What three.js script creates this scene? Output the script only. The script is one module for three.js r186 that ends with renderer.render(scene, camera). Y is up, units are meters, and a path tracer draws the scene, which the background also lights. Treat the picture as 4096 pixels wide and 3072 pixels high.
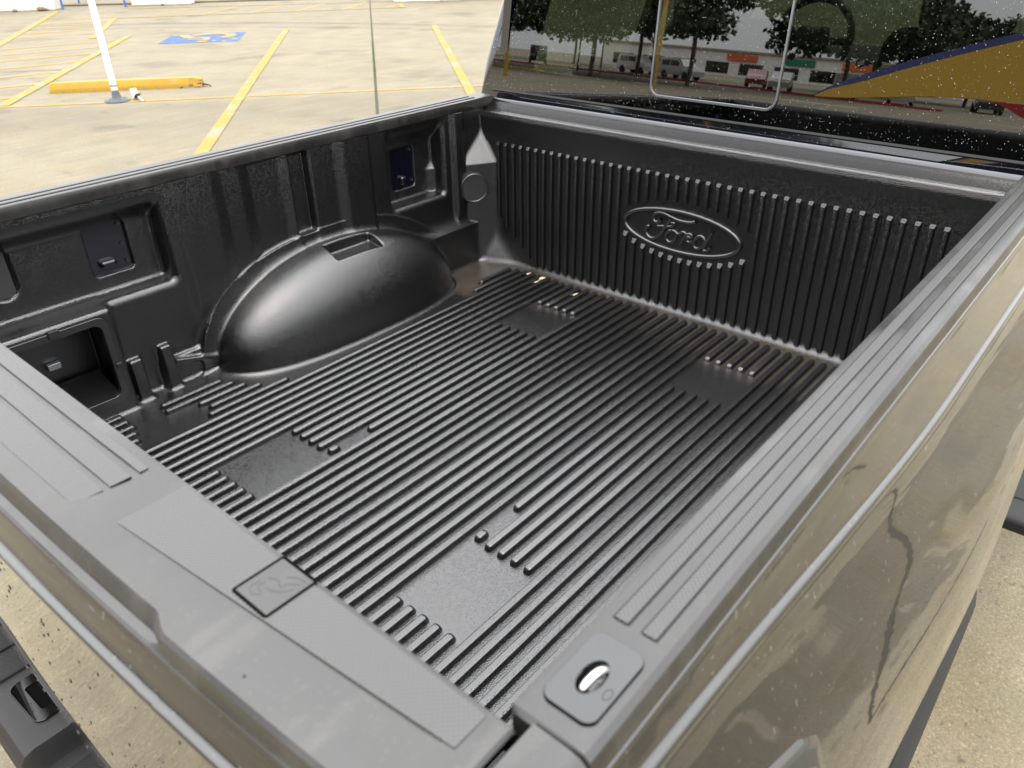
import * as THREE from 'three';
import { mergeGeometries, toCreasedNormals } from 'three/addons/utils/BufferGeometryUtils.js';
import { RoundedBoxGeometry } from 'three/addons/geometries/RoundedBoxGeometry.js';

// ---------------------------------------------------------------- camera, sky, sun, exposure
const F = 0.88;                                   // height of the cargo bed floor above the pavement
const scene = new THREE.Scene();
const camera = new THREE.PerspectiveCamera(53.23, 4 / 3, 0.05, 900);
{
  const yaw = 0.7122, pit = 0.5356, rol = -0.0161;
  camera.position.set(0.9885, 0.9923 + F, 0.2593);
  const fwd = new THREE.Vector3(-Math.sin(yaw) * Math.cos(pit), -Math.sin(pit), -Math.cos(yaw) * Math.cos(pit));
  const r = new THREE.Vector3().crossVectors(fwd, new THREE.Vector3(0, 1, 0)).normalize();
  const u = new THREE.Vector3().crossVectors(r, fwd);
  camera.up.copy(u).multiplyScalar(Math.cos(rol)).addScaledVector(r, -Math.sin(rol));
  camera.lookAt(camera.position.clone().add(fwd));
  camera.focus = 1.9; camera.userData.fStop = 7;
}
const renderer = new THREE.WebGLRenderer({ antialias: true });
renderer.toneMapping = THREE.LinearToneMapping;
renderer.toneMappingExposure = 1.14;
renderer.shadowMap.enabled = true;
{
  const w = 256, h = 128, d = new Float32Array(w * h * 4);      // even overcast: three times brighter overhead than at the horizon
  for (let j = 0; j < h; j++) for (let i = 0; i < w; i++) {
    const el = ((j + 0.5) / h - 0.5) * Math.PI, s = Math.sin(Math.max(el, 0));
    const az = (i + 0.5) / w * Math.PI * 2;
    const soft = 1 + 0.05 * Math.sin(az * 2 + 1 + s * 3) * Math.cos(el) + 0.04 * Math.sin(az * 5 + 7 * s) * Math.cos(el);
    const L = 4.3 * (1 + 2 * s) / 3 * soft, k = (j * w + i) * 4;
    d[k] = L * 0.99; d[k + 1] = L * 0.995; d[k + 2] = L * 1.01; d[k + 3] = 1;
  }
  const sky = new THREE.DataTexture(d, w, h, THREE.RGBAFormat, THREE.FloatType);
  sky.mapping = THREE.EquirectangularReflectionMapping; sky.magFilter = THREE.LinearFilter; sky.needsUpdate = true;
  scene.background = sky; scene.environment = sky;
  const sun = new THREE.DirectionalLight(0xfff2e0, 1.0);
  sun.position.set(10, 24, 6); sun.target.position.set(0, 0, 0);
  sun.castShadow = true; sun.shadow.radius = 70; sun.shadow.mapSize.set(2048, 2048);
  Object.assign(sun.shadow.camera, { left: -40, right: 40, top: 40, bottom: -40, near: 1, far: 120 });
  scene.add(sun, sun.target);
}

// ---------------------------------------------------------------- helpers
let seed = 7;
const rnd = () => { seed = (seed * 1664525 + 1013904223) >>> 0; return seed / 4294967296; };
const rr = (a, b) => a + (b - a) * rnd();
const lerp = (a, b, t) => a + (b - a) * t, clamp = (v, a = 0, b = 1) => Math.min(b, Math.max(a, v));
const sst = (a, b, v) => { const t = clamp((v - a) / (b - a)); return t * t * (3 - 2 * t); };
const hash = (x, y) => { let n = Math.imul(x, 374761393) + Math.imul(y, 668265263) | 0; n = Math.imul(n ^ (n >>> 13), 1274126177); return ((n ^ (n >>> 16)) >>> 0) / 4294967296; };
const vnoise = (x, y, per = 0) => {
  const xi = Math.floor(x), yi = Math.floor(y), fx = x - xi, fy = y - yi, u = fx * fx * (3 - 2 * fx), v = fy * fy * (3 - 2 * fy);
  const m = (k) => per ? ((k % per) + per) % per : k;
  return lerp(lerp(hash(m(xi), m(yi)), hash(m(xi + 1), m(yi)), u), lerp(hash(m(xi), m(yi + 1)), hash(m(xi + 1), m(yi + 1)), u), v);
};
const fbm = (x, y, o = 4, per = 0) => { let s = 0, a = 0.5, t = 0; for (let k = 0; k < o; k++) { s += a * vnoise(x + k * 17 * (per ? 0 : 1), y, per); t += a; a *= 0.5; x *= 2; y *= 2; per *= 2; } return s / t; };
function tex(n, m, fn, srgb) {
  const d = new Uint8Array(n * m * 4);
  for (let j = 0; j < m; j++) for (let i = 0; i < n; i++) { const c = fn(i, j), k = (j * n + i) * 4; const a = Array.isArray(c); for (let q = 0; q < 3; q++) d[k + q] = clamp(a ? c[q] : c) * 255; d[k + 3] = 255; }
  const t = new THREE.DataTexture(d, n, m); t.wrapS = t.wrapT = THREE.RepeatWrapping; t.magFilter = THREE.LinearFilter; t.minFilter = THREE.LinearMipmapLinearFilter;
  t.generateMipmaps = true; if (srgb) t.colorSpace = THREE.SRGBColorSpace; t.needsUpdate = true; return t;
}
const rep = (t, k) => { const c = t.clone(); c.repeat.set(k, k); c.needsUpdate = true; return c; };
function worley(n, cells, gain) {                 // pebble grain, tileable
  const px = [], py = [];
  for (let j = 0; j < cells; j++) for (let i = 0; i < cells; i++) { px.push(i + hash(i + 91, j + 3)); py.push(j + hash(i + 7, j + 57)); }
  return tex(n, n, (i, j) => {
    const x = i / n * cells, y = j / n * cells, xi = Math.floor(x), yi = Math.floor(y); let a = 9, b = 9;
    for (let q = -1; q < 2; q++) for (let p = -1; p < 2; p++) {
      const cx = (xi + p + cells) % cells, cy = (yi + q + cells) % cells, k = cy * cells + cx;
      const dx = px[k] - cx + xi + p - x, dy = py[k] - cy + yi + q - y, dd = Math.sqrt(dx * dx + dy * dy);
      if (dd < a) { b = a; a = dd; } else if (dd < b) b = dd;
    }
    return clamp((b - a) * gain + 0.12 * hash(i, j));
  });
}
const grain = worley(1024, 88, 1.3);             // 1 tile = 0.36 m
const knurl = tex(256, 256, (i, j) => {           // rows of little pyramids, 1 tile = 0.04 m
  const p = 32, r = Math.floor(j / (p / 2)), x = ((i + (r % 2) * p / 2) % p) / p - 0.5, y = (j % (p / 2)) / (p / 2) - 0.5;
  return clamp(1 - 2.3 * Math.max(Math.abs(x) * 1.2, Math.abs(y) * 0.75));
});
const smudge = tex(512, 512, (i, j) => { const n = fbm(i / 64, j / 64, 5, 8), f = fbm(i / 16, j / 128, 3, 32); return [0, 0.62 + 0.75 * (n - 0.5) + 0.3 * (f - 0.5), 0]; });
const speck = tex(512, 512, (i, j) => { const n = fbm(i / 128, j / 128, 4, 4), f = vnoise(i / 2.2, j / 2.2); const sm = sst(0.56, 0.72, fbm(i / 40 + 3, j / 90 + 8, 4)); const v = 0.74 + 0.5 * (n - 0.5) + (f > 0.86 ? 0.14 : 0) + 0.2 * sm; return [v, v * 0.99, v * 0.97]; }, true);

const M = {};
const phys = (name, o) => { const { rgb, ...q } = o; const m = new THREE.MeshPhysicalMaterial(q); if (rgb) m.color.setRGB(...rgb); m.name = name; M[name] = m; return m; };
phys('liner', { rgb: [0.005, 0.005, 0.0052], roughness: 0.18, ior: 1.9, bumpMap: rep(grain, 1 / 0.36), bumpScale: 0.0004, vertexColors: true });
phys('linerPlain', { rgb: [0.005, 0.005, 0.0052], roughness: 0.2, ior: 1.95, bumpMap: rep(grain, 1 / 0.36), bumpScale: 0.0004 });
phys('linerWall', { rgb: [0.005, 0.005, 0.0052], roughness: 0.2, ior: 1.72, bumpMap: rep(grain, 1 / 0.36), bumpScale: 0.0004 });  // shade put into the material: liner plastic made less reflective for the bulkhead
phys('linerSmooth', { rgb: [0.008, 0.008, 0.0085], roughness: 0.25, ior: 1.9 });
phys('cap', { rgb: [0.040, 0.039, 0.038], roughness: 0.5, ior: 1.72, roughnessMap: rep(smudge, 1.3), map: rep(speck, 1.7) });
phys('capKnurl', { rgb: [0.036, 0.035, 0.034], roughness: 0.34, ior: 1.72, bumpMap: rep(knurl, 25), bumpScale: 0.0005 });
phys('plate', { rgb: [0.026, 0.03, 0.033], roughness: 0.28, ior: 1.8, map: rep(speck, 3) });
phys('paint', { rgb: [0.004, 0.005, 0.011], roughness: 0.06, ior: 1.75, clearcoat: 1, clearcoatRoughness: 0.03 });
const spatter = tex(1024, 1024, (i, j) => { let v = 0.075 + 0.03 * (fbm(i / 128, j / 128, 4, 8) - 0.5); const a = vnoise(i / 3.1 + 7, j / 3.1), b = vnoise(i / 9 + 70, j / 9); if (a > 0.93) v += 0.28 * (a - 0.93) / 0.07; if (b > 0.93) v += 0.22; return [v, v * 0.97, v * 0.95]; }, true);
phys('paintDusty', { rgb: [1, 1, 1.05], roughness: 0.05, ior: 1.7, clearcoat: 1, clearcoatRoughness: 0.01, map: rep(spatter, 1.6) });
phys('lampLens', { rgb: [0.04, 0.04, 0.038], roughness: 0.04, ior: 1.6 });
phys('navy', { rgb: [0.003, 0.003, 0.009], roughness: 0.18, clearcoat: 1, clearcoatRoughness: 0.05 });
phys('gloss', { rgb: [0.004, 0.004, 0.0045], roughness: 0.05, ior: 1.55 });
phys('mud', { rgb: [0.07, 0.055, 0.04], roughness: 0.95 });
phys('rubber', { rgb: [0.018, 0.018, 0.018], roughness: 0.8 });
phys('gap', { rgb: [0.002, 0.002, 0.002], roughness: 0.95, specularIntensity: 0.15 });
phys('dark', { rgb: [0.012, 0.012, 0.012], roughness: 0.55 });
phys('cabTrim', { rgb: [0.03, 0.032, 0.03], roughness: 0.7 });
phys('seat', { rgb: [0.025, 0.026, 0.025], roughness: 0.75 });
phys('chrome', { rgb: [0.86, 0.86, 0.84], roughness: 0.12, metalness: 1 });
phys('steel', { rgb: [0.5, 0.51, 0.52], roughness: 0.35, metalness: 1 });
phys('trim', { rgb: [0.30, 0.31, 0.33], roughness: 0.3, metalness: 1 });
phys('glass', { rgb: [0.05, 0.062, 0.045], roughness: 0.0, ior: 2.2, transmission: 1, thickness: 0 });
phys('clear', { rgb: [0.85, 0.93, 0.84], roughness: 0.0, ior: 1.5, transmission: 1, thickness: 0 });
phys('drop', { rgb: [0.9, 0.92, 0.95], roughness: 0.05, ior: 1.4, transmission: 0.7, thickness: 0.002 });  // white body colour stands in for the bright glints in the drops
phys('red', { rgb: [0.20, 0.006, 0.008], roughness: 0.08, ior: 1.6 });
phys('bumper', { rgb: [0.010, 0.010, 0.0105], roughness: 0.5, ior: 1.5, bumpMap: rep(grain, 1 / 0.2), bumpScale: 0.0003 });
phys('tread', { rgb: [0.010, 0.010, 0.0105], roughness: 0.5, ior: 1.5, bumpMap: rep(knurl, 25), bumpScale: 0.0012 });
phys('dirtPale', { rgb: [0.5, 0.43, 0.27], roughness: 0.9 });

const names = {};
const numbered = (n) => { const k = names[n] = (names[n] ?? -1) + 1; return k ? n + '_' + String(k).padStart(3, '0') : n; };
function add(name, geo, mat, parent = scene) {
  const m = new THREE.Mesh(geo, mat); m.name = parent === scene ? numbered(name) : name; m.castShadow = m.receiveShadow = true; parent.add(m); return m;
}
function tag(o, label, category, group) { o.userData.label = label; o.userData.category = category; if (group) o.userData.group = group; return o; }
function struct(o) { o.userData.kind = 'structure'; return o; }
const up = (g) => g.translate(0, F, 0);
function geo(pos, idx, uv) {
  const g = new THREE.BufferGeometry(); g.setAttribute('position', new THREE.Float32BufferAttribute(pos, 3));
  g.setAttribute('uv', new THREE.Float32BufferAttribute(uv, 2)); g.setIndex(idx); g.computeVertexNormals(); return g;
}
function boxUV(g) {                                // metre uv from the main direction of each face
  g = g.index ? g.toNonIndexed() : g; if (!g.attributes.normal) g.computeVertexNormals();
  const p = g.attributes.position, n = g.attributes.normal, uv = new Float32Array(p.count * 2);
  for (let i = 0; i < p.count; i += 3) {
    let a = [0, 0, 0]; for (let k = 0; k < 3; k++) { a[0] += Math.abs(n.getX(i + k)); a[1] += Math.abs(n.getY(i + k)); a[2] += Math.abs(n.getZ(i + k)); }
    const ax = a.indexOf(Math.max(...a));
    for (let k = 0; k < 3; k++) { const q = i + k; uv[q * 2] = ax === 0 ? p.getZ(q) : p.getX(q); uv[q * 2 + 1] = ax === 1 ? p.getZ(q) : p.getY(q); }
  }
  g.setAttribute('uv', new THREE.BufferAttribute(uv, 2)); return g;
}
function loft(rows, closed = false, crease = 0.6, capEnds = false, skip = null) {   // rows of equally many [x,y,z]
  const n = rows[0].length, pos = [], uv = [], idx = []; const m = closed ? n + 1 : n;
  rows.forEach((r) => { for (let i = 0; i < m; i++) { const q = r[i % n]; pos.push(...q); uv.push(0, 0); } });
  for (let j = 0; j < rows.length - 1; j++) for (let i = 0; i < m - 1; i++) { if (skip && skip(j, i)) continue; const a = j * m + i, b = a + 1, c = a + m, d = c + 1; idx.push(a, b, c, b, d, c); }
  if (capEnds) for (const e of [0, rows.length - 1]) {
    const base = pos.length / 3; const c = [0, 0, 0]; rows[e].forEach((q) => q.forEach((v, k) => c[k] += v / n)); pos.push(...c); uv.push(0, 0);
    rows[e].forEach((q) => { pos.push(...q); uv.push(0, 0); });
    for (let i = 0; i < n - (closed ? 0 : 1); i++) { const a = base + 1 + i, b = base + 1 + (i + 1) % n; e ? idx.push(base, a, b) : idx.push(base, b, a); }
  }
  let g = geo(pos, idx, uv); if (crease >= 0) g = toCreasedNormals(g, crease); return boxUV(g);
}
const rbox = (w, h, d, r, x = 0, y = 0, z = 0, s = 3) => { const g = new RoundedBoxGeometry(w, h, d, s, r); g.translate(x, y, z); return boxUV(g); };
const bx = (x0, x1, y0, y1, z0, z1, r = 0.004, s = 2) => rbox(x1 - x0, y1 - y0, z1 - z0, Math.min(r, (x1 - x0) / 2.01, (y1 - y0) / 2.01, (z1 - z0) / 2.01), (x0 + x1) / 2, (y0 + y1) / 2, (z0 + z1) / 2, s);
const cyl = (r0, r1, h, n = 24) => new THREE.CylinderGeometry(r0, r1, h, n);
const V = (x, y, z) => new THREE.Vector3(x, y, z);
const tube = (pts, r, seg = 40, rad = 8, closed = false) => new THREE.TubeGeometry(new THREE.CatmullRomCurve3(pts.map((p) => V(...p)), closed), seg, r, rad, closed);
const merge = (l) => mergeGeometries(l.map((g) => { g = g.index ? g.toNonIndexed() : g; for (const k of Object.keys(g.attributes)) if (!['position', 'normal', 'uv'].includes(k)) g.deleteAttribute(k); return g; }));
function rrShape(x0, x1, y0, y1, r) { const s = new THREE.Shape(); s.moveTo(x0 + r, y0); s.lineTo(x1 - r, y0); s.absarc(x1 - r, y0 + r, r, -Math.PI / 2, 0); s.lineTo(x1, y1 - r); s.absarc(x1 - r, y1 - r, r, 0, Math.PI / 2); s.lineTo(x0 + r, y1); s.absarc(x0 + r, y1 - r, r, Math.PI / 2, Math.PI); s.lineTo(x0, y0 + r); s.absarc(x0 + r, y0 + r, r, Math.PI, Math.PI * 1.5); return s; }
const extr = (s, d, b = 0, c = 12) => new THREE.ExtrudeGeometry(s, { depth: d, bevelEnabled: b > 0, bevelSize: b, bevelThickness: b, bevelSegments: 3, curveSegments: c });
function warp(g, fn) { const p = g.attributes.position; for (let i = 0; i < p.count; i++) { const q = fn(p.getX(i), p.getY(i), p.getZ(i)); p.setXYZ(i, ...q); } g.computeVertexNormals(); return g; }

// ---------------------------------------------------------------- pavement
const LO = [-8.735, -5.602], LU = [-0.7682, -0.6402], LV = [0.6402, -0.7682];
const lot = (a, b, y = 0) => [LO[0] + LU[0] * a + LV[0] * b, y, LO[1] + LU[1] * a + LV[1] * b];
const toLot = (x, z) => { const dx = x - LO[0], dz = z - LO[1]; return [dx * LU[0] + dz * LU[1], dx * LV[0] + dz * LV[1]]; };
const concrete = tex(1024, 1024, (i, j) => {
  const n = fbm(i / 128, j / 128, 5, 8), f = vnoise(i / 2, j / 2, 512), g = vnoise(i / 5 + 40, j / 5, 0), w = fbm(i / 24, j / 160, 3, 0);
  let v = 0.452 + 0.05 * (n - 0.5) + 0.07 * (f - 0.5) + 0.05 * (w - 0.5); if (g > 0.86) v -= 0.10 * (g - 0.86) / 0.14; if (f > 0.9) v += 0.05;
  const warm = 0.02 * (fbm(i / 90 + 9, j / 90, 3, 0) - 0.5);
  return [v * 1.03 + warm, v * 0.957, v * 0.785 - warm];
}, true);
const concBump = tex(512, 512, (i, j) => 0.5 + 0.5 * (vnoise(i / 2, j / 2, 256) - 0.5) + 0.4 * (fbm(i / 16, j / 16, 3, 32) - 0.5));
phys('concrete', { rgb: [1, 1, 1], roughness: 0.86, map: rep(concrete, 1 / 2.6), bumpMap: rep(concBump, 1 / 0.8), bumpScale: 0.002, vertexColors: true });
let pavement;
{
  const line = (segs) => { const o = []; for (const [a, b, s] of segs) for (let v = a; v < b - 1e-6; v += s) o.push(v); o.push(segs[segs.length - 1][1]); return o; };
  const X = line([[-500, -100, 100], [-100, -30, 10], [-30, 0.9, 0.13], [0.9, 1.4, 0.04], [1.4, 3.2, 0.02], [3.2, 5, 0.06], [5, 8, 0.5], [8, 40, 4], [40, 500, 92]]);
  const Z = line([[-500, -100, 100], [-100, -24, 8], [-24, -5, 0.13], [-5, 0, 0.022], [0, 3, 0.08], [3, 8, 0.5], [8, 60, 4], [60, 500, 88]]);
  const pos = [], uv = [], idx = [], col = [];
  for (const z of Z) for (const x of X) {
    pos.push(x, 0, z); uv.push(x, z);
    const [a, b] = toLot(x, z);
    let v = 1 + 0.07 * (fbm(x * 0.35 + 50, z * 0.35 + 50, 4) - 0.5) + 0.05 * (fbm(x * 2.5, z * 2.5 + 9, 3) - 0.5) + 0.09 * (fbm(a * 0.25 + 7, b * 1.4 + 30, 4) - 0.5), wr = 0, wb = 0;
    if (x < -2) {
      v -= 0.17 * sst(-0.05, -0.35, a) * sst(-3.2, -0.9, a) * (0.5 + fbm(a * 1.5 + 3, b * 0.7 + 8, 3));       // grey drag marks along the cross line
      v -= 0.10 * sst(0.2, 1.2, a) * sst(2.6, 1.4, a) * sst(0.5, 0.7, fbm(a * 2 + 31, b * 2 + 9, 3));
      const R = Math.hypot(a + 8.5, b + 6.5);                                                                // tyre arcs
      for (const [r0, w, k] of [[19.35, 0.16, 0.38], [18.45, 0.13, 0.26], [19.0, 0.5, 0.06], [17.3, 0.1, 0.05]]) v -= k * Math.exp(-(((R - r0) / w) ** 2)) * (0.35 + fbm(a * 3 + 5, b * 3, 3)) * sst(-9, -4, b);
      if (a > 8) v -= 0.05 * sst(8.5, 11, a);
      const oil = fbm(x * 1.1 + 33, z * 1.1 + 71, 4); v -= 0.22 * sst(0.66, 0.74, oil);                              // old drip stains
      const sp = vnoise(x * 5.3 + 4, z * 5.3 + 2); v -= 0.2 * sst(0.93, 0.97, sp);
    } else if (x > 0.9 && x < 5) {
      const e = fbm(x * 1.6 + 11, z * 1.3 + 4, 6) - 0.5, e2 = fbm(x * 2 + 61, z * 1.7 + 24, 6) - 0.5; v += 0.06;             // colour lightened to offset truck shade; damp patch with a crisp ragged outline
      let wet = sst(-0.012, 0.012, x - 1.98 - 0.9 * e) * sst(0.012, -0.012, x - 2.62 - 1.1 * e2);
      for (let k = 0; k < 60; k++) { const cx = 1.5 + 1.8 * hash(k, 5), cz = -4.5 + 5 * hash(k, 9); if (Math.hypot((x - cx) * 1.4, z - cz) < 0.02 + 0.04 * hash(k, 2)) wet = wet > 0.5 ? 0 : 0.7; }
      v -= 0.46 * wet + 0.10 * sst(1.5, 1.7, x) * (1 - wet) * sst(2.7, 2.4, x);
      const s = sst(0.56, 0.68, fbm(x * 3 + 70, z * 3 + 20, 4)) * 0.10; v -= s * 0.7; wb = s * 0.8; wr = s * 0.25;                // rusty blotches
    }
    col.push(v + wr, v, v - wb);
  }
  const nx = X.length;
  for (let j = 0; j < Z.length - 1; j++) for (let i = 0; i < nx - 1; i++) { const a = j * nx + i, b = a + 1, c = a + nx, d = c + 1; idx.push(a, c, b, b, c, d); }
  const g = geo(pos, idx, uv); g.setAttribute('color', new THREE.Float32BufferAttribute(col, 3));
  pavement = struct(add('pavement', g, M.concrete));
}
// painted markings, each a thin sheet with worn edges
const paintTex = (r, gg, b, wear) => tex(256, 256, (i, j) => { const n = fbm(i / 32, j / 32, 4, 8), f = vnoise(i / 2, j / 2, 128); const k = sst(wear, wear + 0.06, n + 0.18 * (f - 0.5)); const v = 0.94 + 0.12 * (f - 0.5); return [lerp(0.52, r * v, k), lerp(0.48, gg * v, k), lerp(0.39, b * v, k)]; }, true);
phys('yellow', { rgb: [1, 1, 1], roughness: 0.75, map: rep(paintTex(0.60, 0.485, 0.19, 0.27), 0.8) });
phys('yellowPale', { rgb: [1, 1, 1], roughness: 0.8, map: rep(paintTex(0.58, 0.49, 0.24, 0.30), 0.8) });
phys('blue', { rgb: [1, 1, 1], roughness: 0.7, map: rep(paintTex(0.15, 0.31, 0.50, 0.2), 0.8) });
phys('stopYellow', { rgb: [1, 1, 1], roughness: 0.6, map: rep(paintTex(0.68, 0.53, 0.11, 0.2), 1.2), bumpMap: rep(concBump, 2), bumpScale: 0.003 });
phys('whitePaint', { rgb: [1, 1, 1], roughness: 0.6, map: rep(tex(256, 256, (i, j) => { const n = fbm(i / 40, j / 40, 4, 8), v = 0.84 + 0.1 * (n - 0.5); return [v, v * 0.99, v * 0.96]; }, true), 0.5) });
phys('sealant', { rgb: [0.045, 0.038, 0.026], roughness: 0.95 });
phys('grassBlade', { rgb: [0.09, 0.13, 0.03], roughness: 0.8 });
function stripe(name, a0, b0, a1, b1, w, mat = M.yellow, y = 0.004, parent = pavement) {
  const d = Math.hypot(a1 - a0, b1 - b0), na = -(b1 - b0) / d * w / 2, nb = (a1 - a0) / d * w / 2, n = Math.max(2, Math.ceil(d / 0.12)), pos = [], uv = [], idx = [];
  for (let i = 0; i <= n; i++) for (const s of [-1, 1]) { const t = i / n, k = s * (1 + 0.12 * (hash(i * 3 + (s > 0 ? 1 : 0), Math.round(a0 * 31 + b0 * 7)) - 0.5)), q = lot(lerp(a0, a1, t) + na * k, lerp(b0, b1, t) + nb * k, y); pos.push(...q); uv.push(q[0], q[2]); }
  for (let i = 0; i < n; i++) { const a = i * 2; idx.push(a, a + 1, a + 2, a + 1, a + 3, a + 2); }
  return add(name, geo(pos, idx, uv), mat, parent);
}
stripe('cross_line', 0, -9, 0, 3.4, 0.10);
stripe('stall_line', -3.2, -0.02, 8.22, -0.07, 0.135, M.yellow, 0.008);
stripe('stall_line', -3.0, 2.93, 8.1, 3.24, 0.13, M.yellow, 0.008);
stripe('hatch_border', 0.06, -3.0, 7.95, -3.37, 0.15, M.yellow, 0.008);
stripe('hatch_border', 7.75, -4.03, 12.45, -4.78, 0.15, M.yellow, 0.008);
stripe('hatch_border', -0.5, -4.28, 15.3, -7.08, 0.16, M.yellow, 0.008);
const h3 = (a) => -4.37 - 0.1773 * a;
for (const a of [0.7, 1.82, 2.97, 4.1, 5.2, 6.2, 7.2]) { const b = a > 7 ? -3.42 : -3.03 - 0.047 * a, s = 0.45; let t = 0; while (b - t > h3(a - s * t) && t < 4) t += 0.02; stripe('hatch_stripe', a, b - 0.05, a - s * t, b - t + 0.06, 0.14, M.yellow); }
for (const [a, b, a2, b2] of [[8.3, -5.84, 8.89, -4.25], [9.16, -5.98, 9.75, -4.4], [10.24, -6.14, 10.7, -4.55], [11.29, -6.32, 11.75, -4.72], [12.45, -6.55, 12.9, -4.85], [13.94, -6.8, 14.6, -5.2]]) stripe('hatch_stripe', a, b, a2, b2, 0.15, M.yellow);
stripe('hatch_border', 12.45, -4.72, 13.15, 2.8, 0.12, M.yellowPale, 0.008);
stripe('hatch_border', 15.5, -5.4, 15.4, 2.6, 0.12, M.yellowPale, 0.008);
stripe('hatch_border', 13.1, 2.78, 14.6, 2.74, 0.16, M.yellowPale, 0.012);
for (let k = 0; k < 6; k++) stripe('hatch_stripe', 12.65 + k * 0.1, -3.9 + k * 1.25, 15.4, -3.2 + k * 1.25, 0.12, M.yellowPale);
for (const b of [1.757, -13, 12]) stripe('expansion_joint', -20, b - 0.17, 24, b + 0.204, 0.036, M.sealant, 0.004);
stripe('expansion_joint', 3.2, -30, 3.2, -3.2, 0.02, M.sealant); 
{ // crack and joint on the right of the truck
  const crack = (pts, w, name) => { const L = [], R2 = [], P = pts.map(([x, z], i) => [x + 0.007 * (hash(i, 77) - 0.5), z + 0.007 * (hash(i, 78) - 0.5)]); const pos = [], uv = [], idx = []; P.forEach((p, i) => { const a = P[Math.max(0, i - 1)], b = P[Math.min(P.length - 1, i + 1)], d = Math.hypot(b[0] - a[0], b[1] - a[1]), k = w * (0.5 + hash(i, 5)); for (const q of [-1, 1]) { pos.push(p[0] + q * k * (b[1] - a[1]) / d, 0.004, p[1] - q * k * (b[0] - a[0]) / d); uv.push(p[0], p[1]); } if (i) { const o = i * 2 - 2; idx.push(o, o + 1, o + 2, o + 1, o + 3, o + 2); } }); add(name, geo(pos, idx, uv), M.sealant, pavement); };
  const along = (P, n) => new THREE.CatmullRomCurve3(P.map(([x, z]) => V(x, 0, z))).getPoints(P.length * n).map((q) => [q.x, q.z]);
  crack(along([[1.72, -1.56], [1.90, -1.81], [2.08, -2.27], [2.25, -2.81], [2.5, -3.3], [3.2, -4.4]], 12), 0.014, 'crack'); crack(along([[1.725, -1.57], [1.71, -1.95], [1.72, -2.4], [1.75, -2.85]], 14), 0.006, 'crack');
}
{ // grass growing in the joint
  const l = []; for (let k = 0; k < 160; k++) { const a = rr(1.0, 5.0) + 0.5 * Math.sin(k), q = lot(a, 1.757 + 0.0085 * a + rr(-0.012, 0.012)), g = new THREE.ConeGeometry(0.006, rr(0.02, 0.06), 3); g.rotateX(rr(-0.7, 0.7)); g.translate(q[0], 0.02, q[2]); l.push(g); }
  const o = add('joint_grass', merge(l), M.grassBlade); o.userData.kind = 'stuff'; tag(o, 'short green grass growing in the pavement joint', 'grass');
}
{ // accessible parking symbol
  const sheet = (shapePts, y, mat, name) => { const pos = [], uv = [], idx = []; shapePts.forEach(([a, b]) => { const q = lot(a, b, y); pos.push(...q); uv.push(q[0], q[2]); }); const tri = THREE.ShapeUtils.triangulateShape(shapePts.map((p) => new THREE.Vector2(...p)), []); tri.forEach((t) => idx.push(t[0], t[2], t[1])); return add(name, geo(pos, idx, uv), mat, pavement); };
  sheet([[6.32, -2.42], [6.36, -0.88], [8.04, -0.92], [7.88, -2.44]], 0.004, M.blue, 'accessible_parking_panel');
  const S = (x, y) => [7.15 - y * 1.12, -1.66 - x * 1.12];          // symbol axes: upright for a driver coming from the far side
  const poly = (pts, w, name) => { const L = [], R = []; pts.forEach((p, i) => { const a = pts[Math.max(0, i - 1)], b = pts[Math.min(pts.length - 1, i + 1)], d = Math.hypot(b[0] - a[0], b[1] - a[1]), nx = -(b[1] - a[1]) / d * w / 2, ny = (b[0] - a[0]) / d * w / 2; L.push(S(p[0] + nx, p[1] + ny)); R.unshift(S(p[0] - nx, p[1] - ny)); }); sheet(L.concat(R), 0.009, M.yellow, name); };
  const arc = []; for (let k = 0; k <= 22; k++) { const t = 2.2 + k / 22 * 3.75; arc.push([-0.08 + 0.38 * Math.cos(t), -0.24 + 0.38 * Math.sin(t)]); }
  poly(arc, 0.19, 'wheelchair_symbol');
  poly([[-0.06, 0.42], [-0.03, 0.0], [0.28, -0.02], [0.46, -0.5], [0.62, -0.46]], 0.19, 'wheelchair_symbol');
  poly([[-0.02, 0.22], [0.26, 0.2]], 0.14, 'wheelchair_symbol');
  const head = []; for (let k = 0; k < 14; k++) head.push(S(-0.06 + 0.11 * Math.cos(k / 14 * 6.283), 0.6 + 0.11 * Math.sin(k / 14 * 6.283))); sheet(head, 0.009, M.yellow, 'wheelchair_symbol');
}
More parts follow.
